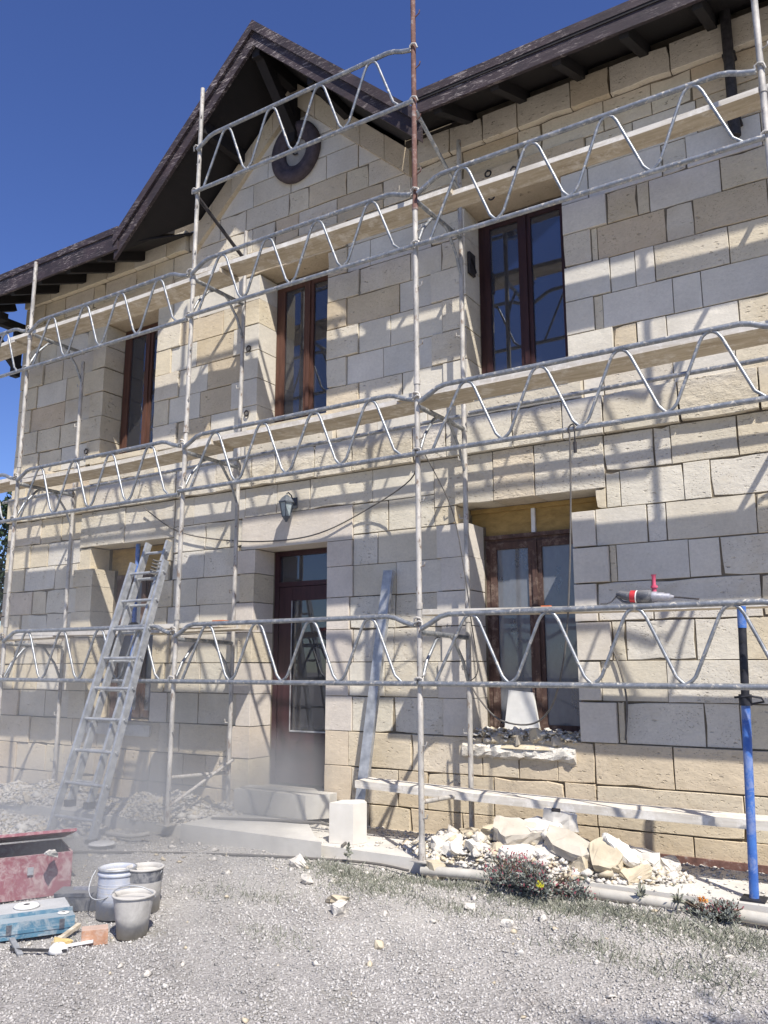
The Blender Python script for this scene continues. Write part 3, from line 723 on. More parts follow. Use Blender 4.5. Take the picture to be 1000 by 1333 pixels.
# ------------------------------------------------------------------ concrete apron, steps, strip
mb = MB()
def slabpoly(xs_, yf, z): return xs_
mb.box(-16, 2.5, -.90, .05, -.05, .205); ap = mb.build('pavement', M['cement']); tag(ap, kind='structure')
t = MB(); t.prism([(-5.62, -1.06), (-4.10, -1.04), (-4.30, -.86), (-5.0, -.10), (-5.70, -.10)], 'z', .06, .262)
tag(t.build('landing_slab', M['cement']), 'low dusty concrete slab in front of the door step', 'slab')
t = MB(); t.prism([(-5.66, -.34), (-4.80, -.34), (-4.66, -.16), (-4.66, -.045), (-5.70, -.045)], 'z', .265, .475)
tag(t.build('door_step', M['cement']), 'dusty stone step at the foot of the front door', 'step')
t = MB(); t.box(-2.75, XR, -.045, -.025, .207, .26); tag(t.build('steel_strip', M['rust']), 'rusty brown steel strip lying along the foot of the wall', 'strip')

# ------------------------------------------------------------------ scaffold
PX = [-11.26, -8.58, -5.91, -3.24, -.50]
YO, YI = -.95, -.22
LV = [2.01, 3.84, 5.68, 7.10]
names = ['left end', 'left window bay', 'between the left and centre windows', 'right of the front door', 'at the right edge']
tops_o = [6.3, 6.47, 7.73, 8.45, 8.2]; tops_i = [5.4, 5.42, 6.40, 6.54, 6.5]
flabel = ['scaffold frame beyond the left corner of the house', 'leftmost scaffold upright pair in view, beside the left corner of the house', 'scaffold upright pair between the ladder and the front door', 'tall scaffold upright pair right of the front door, with a rusty top length', 'scaffold upright pair at the right edge, cut off by the picture']
for i in range(5):
    x = PX[i]; dx = {2: .06, 3: .05}.get(i, .05)
    if i == 0: continue
    fr = thing('scaffold_tower', flabel[i], 'scaffold', (x, YO, gz1(x, YO)), 'scaffold uprights along the facade')
    z0 = .205
    if i in (4,): z0b = 3.9
    segs = [z0, 2.09, 3.93, 5.50, tops_o[i]]
    lean = {2: .04, 3: -.02}.get(i, 0)
    for k in range(4):
        if i == 4 and k < 2: continue
        v = MB(); a, b = segs[k], segs[k+1]; r = .0225
        v.tube([(x+lean*(a/8), YO, a), (x+lean*(b/8), YO, b)], r, 12)
        if k: v.tube([(x+lean*(a/8), YO, a-.03), (x+lean*(a/8), YO, a+.02)], .028, 12)
        zz_ = a+.3
        while zz_ < b-.1:     # little wedge catches
            v.tube([(x, YO, zz_), (x+.055, YO-.02, zz_+.005), (x+.06, YO-.02, zz_+.035)], .006, 5); zz_ += .52
        at(fr, v, 'upright', M['rust'] if (i == 3 and k == 3) else M['post'])
    if i < 4:
        segs = [z0, 2.02, 3.70, tops_i[i]]
        for k in range(3):
            v = MB(); a, b = segs[k], segs[k+1]
            v.tube([(x+dx, YI, a), (x+dx, YI, b)], .0225, 12)
            if k: v.tube([(x+dx, YI, a-.03), (x+dx, YI, a+.02)], .028, 12)
            zz_ = a+.35
            while zz_ < b-.1:
                v.tube([(x+dx, YI, zz_), (x+dx-.05, YI-.02, zz_), (x+dx-.055, YI-.02, zz_+.035)], .006, 5); zz_ += .52
            at(fr, v, 'upright', M['post'])
    for k, z in enumerate(LV[:3]):
        if i == 4 and k == 0: continue
        zt = z-.13
        v = MB(); v.tube([(x, YO, zt), (x+dx, YI, zt-.02)], .021, 10); at(fr, v, 'crossbar', M['galv'])
        v = MB(); v.tube([(x, YO, zt-.42), (x, YO+.10, zt-.22), (x+.01, YO+.24, zt-.05), (x+.01, YO+.30, zt-.02)], .014, 8); at(fr, v, 'knee_brace', M['galv'])
        v = MB(); v.tube([(x+dx, YI, zt-.42), (x+dx, YI-.10, zt-.22), (x+dx-.01, YI-.24, zt-.05), (x+dx-.01, YI-.30, zt-.02)], .014, 8); at(fr, v, 'knee_brace', M['galv'])
    if i in (2, 3):
        v = MB(); v.tube([(x, YO, .62), (x+dx, YI, .60)], .018, 8); at(fr, v, 'crossbar', M['post'])
    if i == 2:
        v = MB(); v.tube([(x, YO, .36), (x+dx+.05, YI, .72)], .016, 8); at(fr, v, 'knee_brace', M['post'])
        v = MB(); v.tube([(x, YO, 6.50), (x+dx, YI, 6.05)], .02, 8); at(fr, v, 'knee_brace', M['iron'])
    if i == 3:
        v = MB(); v.tube([(x, YO, 6.42), (x+dx, YI, 6.0)], .018, 8); at(fr, v, 'knee_brace', M['galv'])
    v = MB(); 
    if i < 4:
        v.box(x-.07, x+.07, YO-.07, YO+.07, .206, .214); v.tube([(x, YO, .21), (x, YO, .33)], .028, 10)
        at(fr, v, 'base_plate', M['post'])
        v = MB(); v.box(x+dx-.06, x+dx+.06, YI-.06, YI+.06, .206, .214); at(fr, v, 'base_plate', M['post'])
def lattice(xa, xb, zt, zb, label, m1='galv', y=YO-.035, xa_in=True, clip=None):
    """lattice beam: top tube with cranked ends, bottom tube, wavy lacing"""
    th = thing('lattice_beam', label, 'lattice beam', (xa, y, zb), 'lattice beams hung along the scaffold')
    a, b = xa+.03, xb-.03
    sag = random.uniform(-.012, .012)
    v = MB(); v.tube([(a, y, zt-.105), (a+.09, y, zt-.06), (a+.17, y, zt-.015), (a+.24, y, zt), ((a+b)/2, y, zt+sag*.4), (b-.24, y, zt), (b-.17, y, zt-.015), (b-.09, y, zt-.05), (b, y, zt-.075)], .0205, 10)
    at(th, v, 'top_tube', M[m1])
    v = MB(); v.tube([(a-.02, y, zb), ((a+b)/2, y, zb+sag*.3), (b+.02, y, zb)], .0205, 10); at(th, v, 'bottom_tube', M[m1])
    v = MB(); pts = []; n = 4; L = (b-.12)-(a+.12); per = L/n; zl, zh = zb+.012, zt-.012
    for k in range(n):
        x0 = a+.12+k*per
        for (t, h) in ((0, 0), (.10, .10), (.38, .88), (.42, .955), (.46, .99), (.5, 1), (.54, .99), (.58, .955), (.62, .88), (.90, .10), (.94, .045), (.97, .01)) if k else ((0, 0), (.38, .88), (.42, .955), (.46, .99), (.5, 1), (.54, .99), (.58, .955), (.62, .88), (.90, .10), (.94, .045), (.97, .01)):
            if k and t == 0: t, h = 0, 0
            if k and t == .10: pts.append((x0+per*.06, y, zl+(zh-zl)*.045))
            pts.append((x0+per*t, y, zl+(zh-zl)*h))
    pts[-1] = (a+.12+L, y, zl); pts = pts[:-2]+[pts[-1]]
    v.tube(pts, .0125, 8); at(th, v, 'lacing', M[m1])
    for (px_, pz) in ((xa, zt-.09), (xb, zt-.06), (xa, zb), (xb, zb)):
        sg_ = 1 if px_ == xa else -1
        v = MB(); v.tube([(px_+sg_*.035, YO-.03, pz-.02), (px_+sg_*.035, YO-.03, pz+.035), (px_+sg_*.01, YO-.035, pz+.045), (px_-sg_*.02, YO-.03, pz+.035), (px_-sg_*.03, YO-.015, pz+.0)], .009, 6); at(th, v, 'end_hook', M['post'])
    return th
lab = {0: 'past the left corner of the house', 1: 'in front of the left windows', 2: 'in front of the door and centre window', 3: 'in front of the right windows'}
zlab = ['lowest galvanised lattice beam ', 'galvanised lattice beam at the middle scaffold level ', 'galvanised lattice beam at the upper scaffold level ', 'topmost galvanised lattice beam, crossing the gable ']
for bi in range(4):
    for li in range(3):
        zt = LV[li]+(.02 if bi == 3 and li == 2 else 0)+(-.03 if bi < 2 and li == 2 else 0)
        zb_ = (1.49, 3.305, 5.12)[li]-(.03 if bi < 2 else 0)*(li > 0)
        lattice(PX[bi], PX[bi+1], zt, zb_, zlab[li]+lab[bi])
lattice(PX[2], PX[3], 7.09, 6.50, 'topmost galvanised lattice beam, crossing in front of the gable ornament')
# long ledger pipes behind the middle level
v = MB(); v.tube([(-9.9, YI-.045, 3.74), (-3.2, YI-.045, 3.80)], .02, 10); tag(v.build('ledger_pipe', M['galv']), 'long galvanised pipe along the wall behind the middle boards, left and centre', 'pipe')
v = MB(); v.tube([(-3.12, YI-.045, 3.815), (.3, YI-.045, 3.82)], .02, 10); tag(v.build('ledger_pipe', M['galv']), 'galvanised pipe along the wall behind the middle boards, right of the centre bay', 'pipe')
# boards
def plank(xa, xb, y0, y1, zt, label, th=.045, tilt=0, group='dusty boards laid on the scaffold', mat='plank', z2=None):
    o = MB(); z2 = zt if z2 is None else z2
    n = 9; vs = []; fs = []
    for i in range(n):
        t = i/(n-1); x = xa+(xb-xa)*t; z = zt+(z2-zt)*t-.018*math.sin(math.pi*t)*(1 if abs(xb-xa) > 1.5 else 0); w = random.uniform(-.003, .003)
        vs += [(x, y0+w, z-th), (x, y1+w, z-th), (x, y1+w, z), (x, y0+w, z)]
    for i in range(n-1):
        for j in range(4): fs.append((4*i+j, 4*i+(j+1) % 4, 4*i+4+(j+1) % 4, 4*i+4+j))
    fs += [(0, 1, 2, 3), (4*n-4, 4*n-1, 4*n-2, 4*n-3)]
    o.add(vs, fs)
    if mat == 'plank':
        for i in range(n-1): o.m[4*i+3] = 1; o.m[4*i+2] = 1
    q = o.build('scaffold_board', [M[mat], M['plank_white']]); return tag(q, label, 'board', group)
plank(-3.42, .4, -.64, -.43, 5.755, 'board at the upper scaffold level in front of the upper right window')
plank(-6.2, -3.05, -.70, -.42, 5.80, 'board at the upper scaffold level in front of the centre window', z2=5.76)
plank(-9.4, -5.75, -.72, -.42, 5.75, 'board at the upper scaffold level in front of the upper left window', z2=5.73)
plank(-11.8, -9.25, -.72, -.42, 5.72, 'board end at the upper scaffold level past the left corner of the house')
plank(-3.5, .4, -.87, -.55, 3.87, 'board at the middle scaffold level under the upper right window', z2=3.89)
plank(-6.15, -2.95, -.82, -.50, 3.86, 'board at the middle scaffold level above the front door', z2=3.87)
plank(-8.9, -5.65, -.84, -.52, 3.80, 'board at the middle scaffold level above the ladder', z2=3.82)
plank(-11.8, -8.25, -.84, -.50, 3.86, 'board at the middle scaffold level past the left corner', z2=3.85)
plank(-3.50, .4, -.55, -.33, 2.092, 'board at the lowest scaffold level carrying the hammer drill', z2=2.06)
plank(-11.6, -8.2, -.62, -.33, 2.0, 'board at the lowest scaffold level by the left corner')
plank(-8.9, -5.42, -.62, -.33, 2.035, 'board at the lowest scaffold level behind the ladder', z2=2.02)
plank(-4.15, -.2, -.50, -.26, .668, 'white dusty board low behind the rubble pile', th=.06, z2=.632, mat='plank_white')
v = MB(); v.box(-.60, -.30, -.49, -.28, .206, .568); tag(v.build('support_block', M['white_stone']), 'stone block holding up the right end of the low dusty board', 'block')
v = MB(); v.box(-3.95, -3.75, -.72, -.54, .206, .60); 
# ------------------------------------------------------------------ ladder
ld = thing('extension_ladder', 'two section aluminium extension ladder leaning on the scaffold left of the door', 'ladder', (-6.5, -1.5, .11))
def ladpt(x, t, off=0): return (x, -1.53+.80*t+off, .12+2.83*t+off*.1)
def ladder_section(xb0, xb1, xt0, xt1, t0, t1, off, rungs):
    for (xa_, xb_) in ((xb0, xt0), (xb1, xt1)):
        v = MB(); v.bar(ladpt(xa_, t0, off), ladpt(xb_, t1, off), .03, .07, (0, 1, .3)); at(ld, v, 'ladder_rail', M['alu'])
    n = rungs
    for k in range(n):
        t = t0+(t1-t0)*(k+.6)/n; u = (t-t0)/(t1-t0)
        a, b = xb0+(xt0-xb0)*u, xb1+(xt1-xb1)*u
        v = MB(); v.tube([ladpt(a-.01, t, off), ladpt(b+.03, t, off)], .015, 8); at(ld, v, 'rung', M['alu'])
ladder_section(-6.80, -6.21, -6.71, -6.24, 0, .90, 0, 9)
ladder_section(-6.73, -6.46, -6.66, -6.36, .10, .975, .085, 9)
for x in (-6.80, -6.21):
    v = MB(); v.box(x-.03, x+.03, -1.58, -1.49, .10, .15); at(ld, v, 'rubber_foot', M['rubber'])
for x in (-6.73, -6.46):
    v = MB(); v.box(x-.03, x+.03, -1.42, -1.33, .36, .42); at(ld, v, 'rubber_foot', M['rubber'])
v = MB()
for k in range(5):
    p = ladpt(-6.36, .90-.012*k, .04); v.tube([(p[0]+.06*math.cos(a), p[1]+.075*math.sin(a), p[2]+.01*math.sin(2*a)) for a in np.linspace(0, 2*math.pi, 12)[:-1]], .008, 5, closed=True)
tag(v.build('rope', M['cable']), 'grey rope wound round the top of the aluminium ladder', 'rope')
# ------------------------------------------------------------------ blue props
def prop(loc, top, z_in, label, mats=('blue', 'blue_dark', 'blue'), lean=(0, 0)):
    x, y, z = loc; p = thing('steel_prop', label, 'prop', loc, 'blue adjustable steel props')
    H = top-z; P = lambda h: (x+lean[0]*h/H, y+lean[1]*h/H, z+h)
    v = MB(); v.box(x-.07, x+.07, y-.07, y+.07, z, z+.012); at(p, v, 'base_plate', M['blue_dark'])
    v = MB(); v.tube([P(.01), P(.28)], .0285, 14); at(p, v, 'foot_tube', M['blue'])
    v = MB(); v.tube([P(.28), P(z_in-z)], .028, 14); at(p, v, 'outer_tube', M[mats[0]])
    v = MB(); v.tube([P(z_in-z), P(H-.12)], .026, 14); at(p, v, 'inner_tube', M[mats[1]])
    for k in range(4): 
        c = P(z_in-z+.10+k*.09); v = MB(); v.tube([(c[0]-.004, c[1]-.024, c[2]), (c[0]-.006, c[1]-.029, c[2])], .008, 8); at(p, v, 'pin_hole', M['rubber'])
    v = MB(); v.tube([P(H-.14), P(H)], .028, 14); at(p, v, 'head', M[mats[2]])
    c = P(z_in-z); v = MB(); v.tube([(c[0], c[1], c[2]-.03), (c[0], c[1], c[2]+.04)], .040, 14)
    v.tube([(c[0]-.06, c[1]-.03, c[2]+.02), (c[0]+.04, c[1]-.04, c[2]+.03), (c[0]+.10, c[1]-.03, c[2]+.02), (c[0]+.11, c[1]-.01, c[2]-.005), (c[0]+.03, c[1]+.0, c[2]-.02)], .007, 6)
    at(p, v, 'collar', M['blue_dark'])
prop((-.99, -.78, .206), 2.0, 1.40, 'blue steel prop with a black upper tube standing right of the rubble pile', lean=(.06, .0))
prop((-7.72, .12, .99), 3.07, 2.1, 'blue steel prop wedged in the lower left window opening behind the ladder', mats=('blue', 'blue', 'blue'))
# leaning aluminium straightedge, white stone block
v = MB(); v.bar((-4.24, -.33, .21), (-4.07, -.075, 2.50), .10, .04, (0, 1, 0)); tag(v.build('straightedge', M['alu']), 'grey metal straightedge leaning on the wall between door and right window', 'straightedge')
v = MB(); v.prism([(-4.20, -.80), (-3.99, -.76), (-3.95, -.62), (-4.06, -.50), (-4.20, -.62)], 'z', .207, .52); tag(v.build('cut_stone_block', M['white_stone']), 'tall freshly cut white stone block standing left of the low board', 'stone block')

# ------------------------------------------------------------------ hammer drill on the board
hx, hy, hz = -1.65, -.48, 2.064
dr = thing('hammer_drill', 'dusty black hammer drill with pink side handle lying on the lowest board', 'drill', (hx, hy, hz))
v = MB(); v.tube([(hx-.05, hy, hz+.065), (hx-.03, hy, hz+.065), (hx+.09, hy, hz+.065), (hx+.10, hy, hz+.065)], .05, 16, radii=[.045, .058, .060, .052]); v.tube([(hx-.05, hy, hz+.07), (hx-.14, hy, hz+.078), (hx-.20, hy, hz+.095), (hx-.225, hy, hz+.10)], .03, 12, radii=[.050, .040, .033, .020]); at(dr, v, 'motor_housing', M['casedark'])
v = MB(); v.tube([(hx-.205, hy, hz+.10), (hx-.22, hy, hz+.07), (hx-.17, hy, hz+.025), (hx-.08, hy, hz+.012), (hx+.06, hy, hz+.012)], .012, 8); at(dr, v, 'grip', M['casedark'])
v = MB(); v.tube([(hx-.095, hy, hz+.072), (hx-.045, hy, hz+.068)], .056, 16); at(dr, v, 'band', M['redplastic'])
v = MB(); v.tube([(hx-.045, hy, hz+.067), (hx-.036, hy, hz+.066)], .060, 16); at(dr, v, 'trim_ring', M['white'])
v = MB(); v.tube([(hx+.10, hy, hz+.06), (hx+.14, hy, hz+.06), (hx+.145, hy, hz+.058), (hx+.20, hy, hz+.055), (hx+.205, hy, hz+.055), (hx+.25, hy, hz+.052), (hx+.255, hy, hz+.05), (hx+.29, hy, hz+.05)], .03, 14, radii=[.050, .048, .040, .040, .034, .032, .024, .014]); at(dr, v, 'gear_housing', M['toolgrey'])
v = MB(); v.tube([(hx+.285, hy, hz+.05), (hx+.50, hy, hz+.022)], .007, 8); at(dr, v, 'chisel_bit', M['iron'])
v = MB(); v.tube([(hx+.12, hy, hz+.10), (hx+.12, hy, hz+.145)], .020, 10); v.tube([(hx+.12, hy, hz+.14), (hx+.12, hy, hz+.16)], .032, 14); v.tube([(hx+.12, hy, hz+.16), (hx+.12, hy, hz+.20), (hx+.12, hy, hz+.25), (hx+.12, hy, hz+.26)], .018, 10, radii=[.018, .016, .020, .027]); at(dr, v, 'side_handle', M['pink'])
v = MB(); v.tube([(hx-.21, hy, hz+.10), (hx-.27, hy-.02, hz+.03), (hx-.31, hy-.05, hz+.010), (hx-.36, hy-.07, hz+.010)], .006, 6); at(dr, v, 'power_cord', M['cable_blk'])
dr.scale = (.80, .80, .80)
v = MB(); v.box(-2.42, -2.35, -.50, -.45, 2.058, 2.082); tag(v.build('brick_fragment', M['orange']), 'small orange brick fragment on the board in front of the right window', 'brick')
v = MB(); v.box(-5.80, -5.66, -.58, -.50, 2.028, 2.07); tag(v.build('sponge', M['orange']), 'orange sponge on the board end between ladder and door', 'sponge')
# short board end with orange sponge bay
plank(-6.35, -5.42, -.90, -.66, 2.03, 'short board end under the orange sponge left of the door')

# ------------------------------------------------------------------ cables
def cable(pts, r, label, mat='cable', cat='cable', name='cable', smooth=6):
    P_ = [Vector(p) for p in pts]; out = []
    for i in range(len(P_)-1):
        p0, p1, p2, p3 = P_[max(i-1, 0)], P_[i], P_[i+1], P_[min(i+2, len(P_)-1)]
        for k in range(smooth):
            t = k/smooth; out.append(.5*((2*p1)+(-p0+p2)*t+(2*p0-5*p1+4*p2-p3)*t*t+(-p0+3*p1-3*p2+p3)*t**3))
    out.append(P_[-1]); v = MB(); v.tube(out, r, 6); return tag(v.build(name, M[mat]), label, cat)
cable([(-7.45, -.06, 3.45), (-6.9, -.05, 3.13), (-6.2, -.05, 2.97), (-5.5, -.05, 2.90), (-4.9, -.05, 2.93), (-4.3, -.06, 3.12), (-3.7, -.3, 3.28), (-3.26, -.9, 3.34)], .007, 'grey cable sagging across the wall above the front door')
# hook and long cable in front of the lower right window
v = MB(); hxx = -1.93; v.tube([(hxx-.03, YO-.06, 3.27), (hxx-.03, YO-.06, 3.31), (hxx-.015, YO-.045, 3.335), (hxx, YO-.04, 3.34), (hxx+.015, YO-.06, 3.32), (hxx+.02, YO-.07, 3.25), (hxx+.015, YO-.06, 3.20)], .006, 6); v.tube([(hxx+.015, YO-.06, 3.20), (hxx+.015, YO-.06, 3.12)], .013, 8)
tag(v.build('hook', M['iron']), 'iron hook hanging from the middle lattice beam over the right window', 'hook')
cable([(-1.955, -1.0, 3.29), (-1.97, -.98, 2.9), (-2.0, -.97, 2.4), (-2.05, -.95, 1.9), (-2.12, -.9, 1.6), (-2.25, -.8, 1.33), (-2.45, -.7, 1.2), (-2.75, -.6, 1.22), (-3.0, -.45, 1.38), (-3.12, -.35, 1.5)], .007, 'grey cable hanging from the hook in a loop before the lower right window')
cable([(-3.19, -.93, 3.30), (-3.13, -.6, 2.9), (-3.10, -.45, 2.4), (-3.06, -.42, 1.98), (-3.02, -.40, 1.6), (-3.12, -.35, 1.50)], .0045, 'thin grey cable hanging down beside the tall scaffold upright')
cable([(-2.03, -.03, 1.78), (-1.97, -.03, 1.6), (-1.93, -.03, 1.35), (-1.955, -.035, 1.06)], .008, 'thin steel rod hanging on the wall right of the lower window', 'cable')
cable([(-5.55, -.75, .27), (-5.0, -.55, .275), (-4.75, -.5, .275), (-4.5, -.45, .275), (-4.2, -.5, .22), (-4.0, -.9, .22)], .012, 'dusty hose lying over the landing slab by the step', 'cable', 'hose', 'hose')
cable([(-6.3, -1.9, .1), (-5.6, -1.6, .12), (-5.0, -1.35, .13), (-4.4, -1.15, .14), (-3.7, -1.0, .15), (-3.3, -1.05, .15)], .010, 'thin dusty hose on the gravel along the kerb', 'cable', 'hose', 'hose')
cable([(-6.35, -1.25, .14), (-6.0, -1.3, .16), (-5.85, -1.2, .18)], .02, 'bent pale pipe end on the ground right of the ladder foot', 'pvc', 'pipe', 'pipe')
v = MB()
pp = [(-3.22, -.985, .15), (-2.8, -.985, .17), (-1.93, -.985, .165), (-1.28, -1.0, .165), (-.85, -1.03, .165), (.6, -1.05, .165)]
v.tube(pp, .036, 14); tag(v.build('drain_pipe', M['pvc']), 'pale plastic pipe lying along the kerb by the shrub', 'pipe')

# ------------------------------------------------------------------ rubble
def roughen(bm, size, rr, k=.022):
    """broken faces: cut every face up and push the points about"""
    bmesh.ops.triangulate(bm, faces=bm.faces); c_ = 2 if size > .2 else 1
    bmesh.ops.subdivide_edges(bm, edges=bm.edges, cuts=c_, use_grid_fill=True); bmesh.ops.triangulate(bm, faces=bm.faces)
    for v in bm.verts: v.co += Vector((rr.gauss(0, 1), rr.gauss(0, 1), rr.gauss(0, 1)))*size*k
    bmesh.ops.recalc_face_normals(bm, faces=bm.faces)
def rock(name, loc, size, mat, label=None, cat='stone', group=None, flat=None, rot=None, npts=18, seed=None):
    rr = random.Random(seed if seed is not None else random.random())
    bm = bmesh.new()
    for _ in range(npts):
        p = Vector([rr.uniform(-1, 1) for _ in range(3)]); mxx = max(abs(c) for c in p); p = p/mxx*rr.uniform(.78, 1)
        bm.verts.new((p.x*size[0]/2, p.y*size[1]/2, p.z*size[2]/2))
    r = bmesh.ops.convex_hull(bm, input=bm.verts)
    bmesh.ops.delete(bm, geom=[g for g in r['geom_interior'] if isinstance(g, bmesh.types.BMVert)], context='VERTS')
    roughen(bm, max(size), rr)
    me = bpy.data.meshes.new(name); bm.to_mesh(me); bm.free(); me.materials.append(M[mat])
    o = bpy.data.objects.new(name, me); o.location = loc; o.rotation_euler = rot or (rr.uniform(-.3, .3), rr.uniform(-.3, .3), rr.uniform(0, 6.28)); link(o)
    if label: tag(o, label, cat, group)
    return o
def slabrock(loc, L, Wd, T, rot, mat, label, seed):
    L *= .88; Wd *= .88
    rr = random.Random(seed); n = 7; poly = []
    for i in range(n):
        a = 2*math.pi*i/n+rr.uniform(-.25, .25); poly.append((L/2*math.cos(a)*rr.uniform(.8, 1.1), Wd/2*math.sin(a)*rr.uniform(.8, 1.15)))
    v = MB(); top = [(x*.95+rr.uniform(-.01, .01), y*.95, T/2+rr.uniform(-.008, .008)) for x, y in poly]; bot = [(x, y, -T/2+rr.uniform(-.012, .012)) for x, y in poly]
    v.add(top+bot, [tuple(range(n)), tuple(range(2*n-1, n-1, -1))]+[(i, n+i, n+(i+1) % n, (i+1) % n) for i in range(n)])
    o = v.build('stone_slab', M[mat]); bm = bmesh.new(); bm.from_mesh(o.data); roughen(bm, L, rr, .011); bm.to_mesh(o.data); bm.free()
    o.location = loc; o.rotation_euler = rot; return tag(o, label, 'stone slab', 'broken slabs in the rubble pile')
slabrock((-2.62, -.66, .43), .50, .30, .10, (.42, .10, .1), 'rubble3', 'large tilted broken slab at the top left of the right rubble pile', 1)
slabrock((-2.45, -.58, .45), .40, .26, .08, (.30, .05, -.2), 'white_stone', 'pale broken slab behind the crest of the right rubble pile', 2)
slabrock((-2.18, -.72, .39), .50, .24, .08, (.50, .30, -.1), 'rubble3', 'long grey slab sloping down the middle of the right rubble pile', 3)
slabrock((-1.92, -.74, .34), .36, .26, .10, (.75, .40, -.3), 'rubble2', 'ochre slab leaning at the right end of the rubble pile', 4)
slabrock((-1.83, -.70, .39), .36, .13, .05, (.5, .65, .0), 'white_stone', 'narrow pale slab slanting on the right end of the rubble pile', 5)
slabrock((-3.01, -.80, .30), .26, .14, .035, (1.25, .2, 1.2), 'white_stone', 'thin white slab standing on edge left of the shrub', 6)
slabrock((-2.54, -.78, .32), .36, .22, .05, (.3, .0, .3), 'white_stone', 'white slab lying low just behind the red flowered shrub', 7)
slabrock((-2.33, -.50, .52), .30, .15, .12, (.15, .1, .1), 'white_stone', 'white block with a dark fitting on top of the rubble pile', 8)
v = MB(); v.tube([(-2.37, -.55, .585), (-2.31, -.55, .585)], .014, 8)
tag(v.build('iron_fitting', M['iron']), 'small dark iron fitting stuck on the white block of the rubble pile', 'fitting')
rk = [(-3.32, -.30, .27, .20), (-3.22, -.60, .27, .22), (-3.08, -.42, .31, .24), (-2.89, -.72, .29, .22), (-2.84, -.52, .36, .22), (-2.36, -.72, .31, .20), (-2.10, -.74, .28, .19), (-1.76, -.42, .28, .24), (-1.73, -.72, .26, .17), (-1.60, -.36, .26, .18), (-2.72, -.74, .31, .16), (-3.08, -.74, .27, .15), (-2.62, -.62, .38, .20)]
desc = ['leftmost ochre rock at the foot of the wall by the inner upright', 'rock right of the tall upright foot', 'brown rock under the left of the large tilted slab', 'pale squarish rock beside the thin standing slab', 'rock in the shade under the large tilted slab', 'rock in front of the long grey slab', 'ochre rock just above the right end of the shrub', 'flat ochre rock right of the rubble pile by the wall', 'round ochre rock below the right end of the pile', 'brown rock right of the pile near the steel strip', 'small ochre rock above the left part of the shrub', 'small tan rock left of the standing slab', 'brown rock in the gap under the top slab']
for i, (x, y, z, s) in enumerate(rk):
    rock('rubble_rock', (x, y, z-.01), (s*1.2, s*.9, s*.75), ('rubble2', 'rubble', 'rubble2', 'white_stone')[i % 4], desc[i], 'rock', 'rocks in the right rubble pile', seed=100+i)
def scatter(name, n, gen, mats, label, cat, smin, smax, squash=.7, power=2.5, seed=1):
    """many small angular stones in one mesh (octahedra pushed about)"""
    r = np.random.default_rng(seed)
    P_ = gen(r, n); n = len(P_); s = smin+(smax-smin)*r.random(n)**power
    base = np.array([(1, 0, 0), (-1, 0, 0), (0, 1, 0), (0, -1, 0), (0, 0, 1), (0, 0, -1)], float)
    fc = np.array([(0, 2, 4), (2, 1, 4), (1, 3, 4), (3, 0, 4), (2, 0, 5), (1, 2, 5), (3, 1, 5), (0, 3, 5)])
    V_ = base[None]*(s[:, None, None]*.5)*r.uniform(.6, 1.25, (n, 6, 1))+r.normal(0, .13, (n, 6, 3))*s[:, None, None]
    ang = r.uniform(0, 2*np.pi, n); c, sn = np.cos(ang), np.sin(ang)
    x = V_[..., 0]*c[:, None]-V_[..., 1]*sn[:, None]; y = V_[..., 0]*sn[:, None]+V_[..., 1]*c[:, None]
    V_ = np.stack([x, y, V_[..., 2]*squash], -1)+P_[:, None]
    V_[..., 2] += (s*.12)[:, None]
    F_ = (fc[None]+6*np.arange(n)[:, None, None]).reshape(-1, 3)
    mi = np.repeat(r.integers(0, len(mats), n), 8) if len(mats) > 1 else None
    o = npmesh(name, V_.reshape(-1, 3), F_, [M[k] for k in mats], mi=mi); return tag(o, label, cat, kind='stuff')
def heap(cx, cy, rx, ry, h, zb):
    def g(r, n):
        a = r.uniform(0, 2*np.pi, n); q = np.sqrt(r.random(n)); x = cx+rx*q*np.cos(a); y = cy+ry*q*np.sin(a)
        z = zb+h*(1-q**1.4)*(.75+.3*np.sin(x*9)*np.cos(y*13)); return np.stack([x, np.minimum(y, -.03), z], -1)
    return g
def multi(gs):
    def g(r, n): return np.concatenate([q(r, int(n*w)) for q, w in gs])
    return g
# heap cores so that the chips rest on something
def mound(cx, cy, rx, ry, h, zb, mat, label, name='rubble_heap', ym=-.012):
    n, k = 26, 9; V_ = [(cx, cy, zb+h)]; F_ = []
    for i in range(1, k):
        q = i/(k-1)
        for j in range(n):
            a = 2*math.pi*j/n; x = cx+rx*q*math.cos(a); y = min(cy+ry*q*math.sin(a), ym)
            V_.append((x, y, zb-.03+(h+.03)*(1-q**1.4)*(.85+.2*math.sin(x*9)*math.cos(y*13)+random.uniform(-.08, .08))))
    for j in range(n): F_.append((0, 1+j, 1+(j+1) % n))
    for i in range(k-2):
        for j in range(n): a = 1+i*n+j; b = 1+i*n+(j+1) % n; F_.append((a, a+n, b+n)); F_.append((a, b+n, b))
    o = npmesh(name, V_, F_, M[mat], smooth=True); return tag(o, label, 'rubble', 'heaps of crushed stone along the wall', 'stuff')
mound(-8.35, -.48, .95, .44, .17, .205, 'rubble', 'crushed pale stone heap along the wall left of the ladder')
mound(-6.35, -.42, .95, .45, .20, .205, 'rubble', 'crushed pale stone heap by the wall behind the ladder')
mound(-2.5, -.52, .95, .42, .24, .205, 'rubble', 'crushed stone under the broken slabs below the right window')
mound(-7.3, -1.35, 1.1, .4, .10, .08, 'rubble', 'low spread of crushed stone on the ground at the ladder foot')
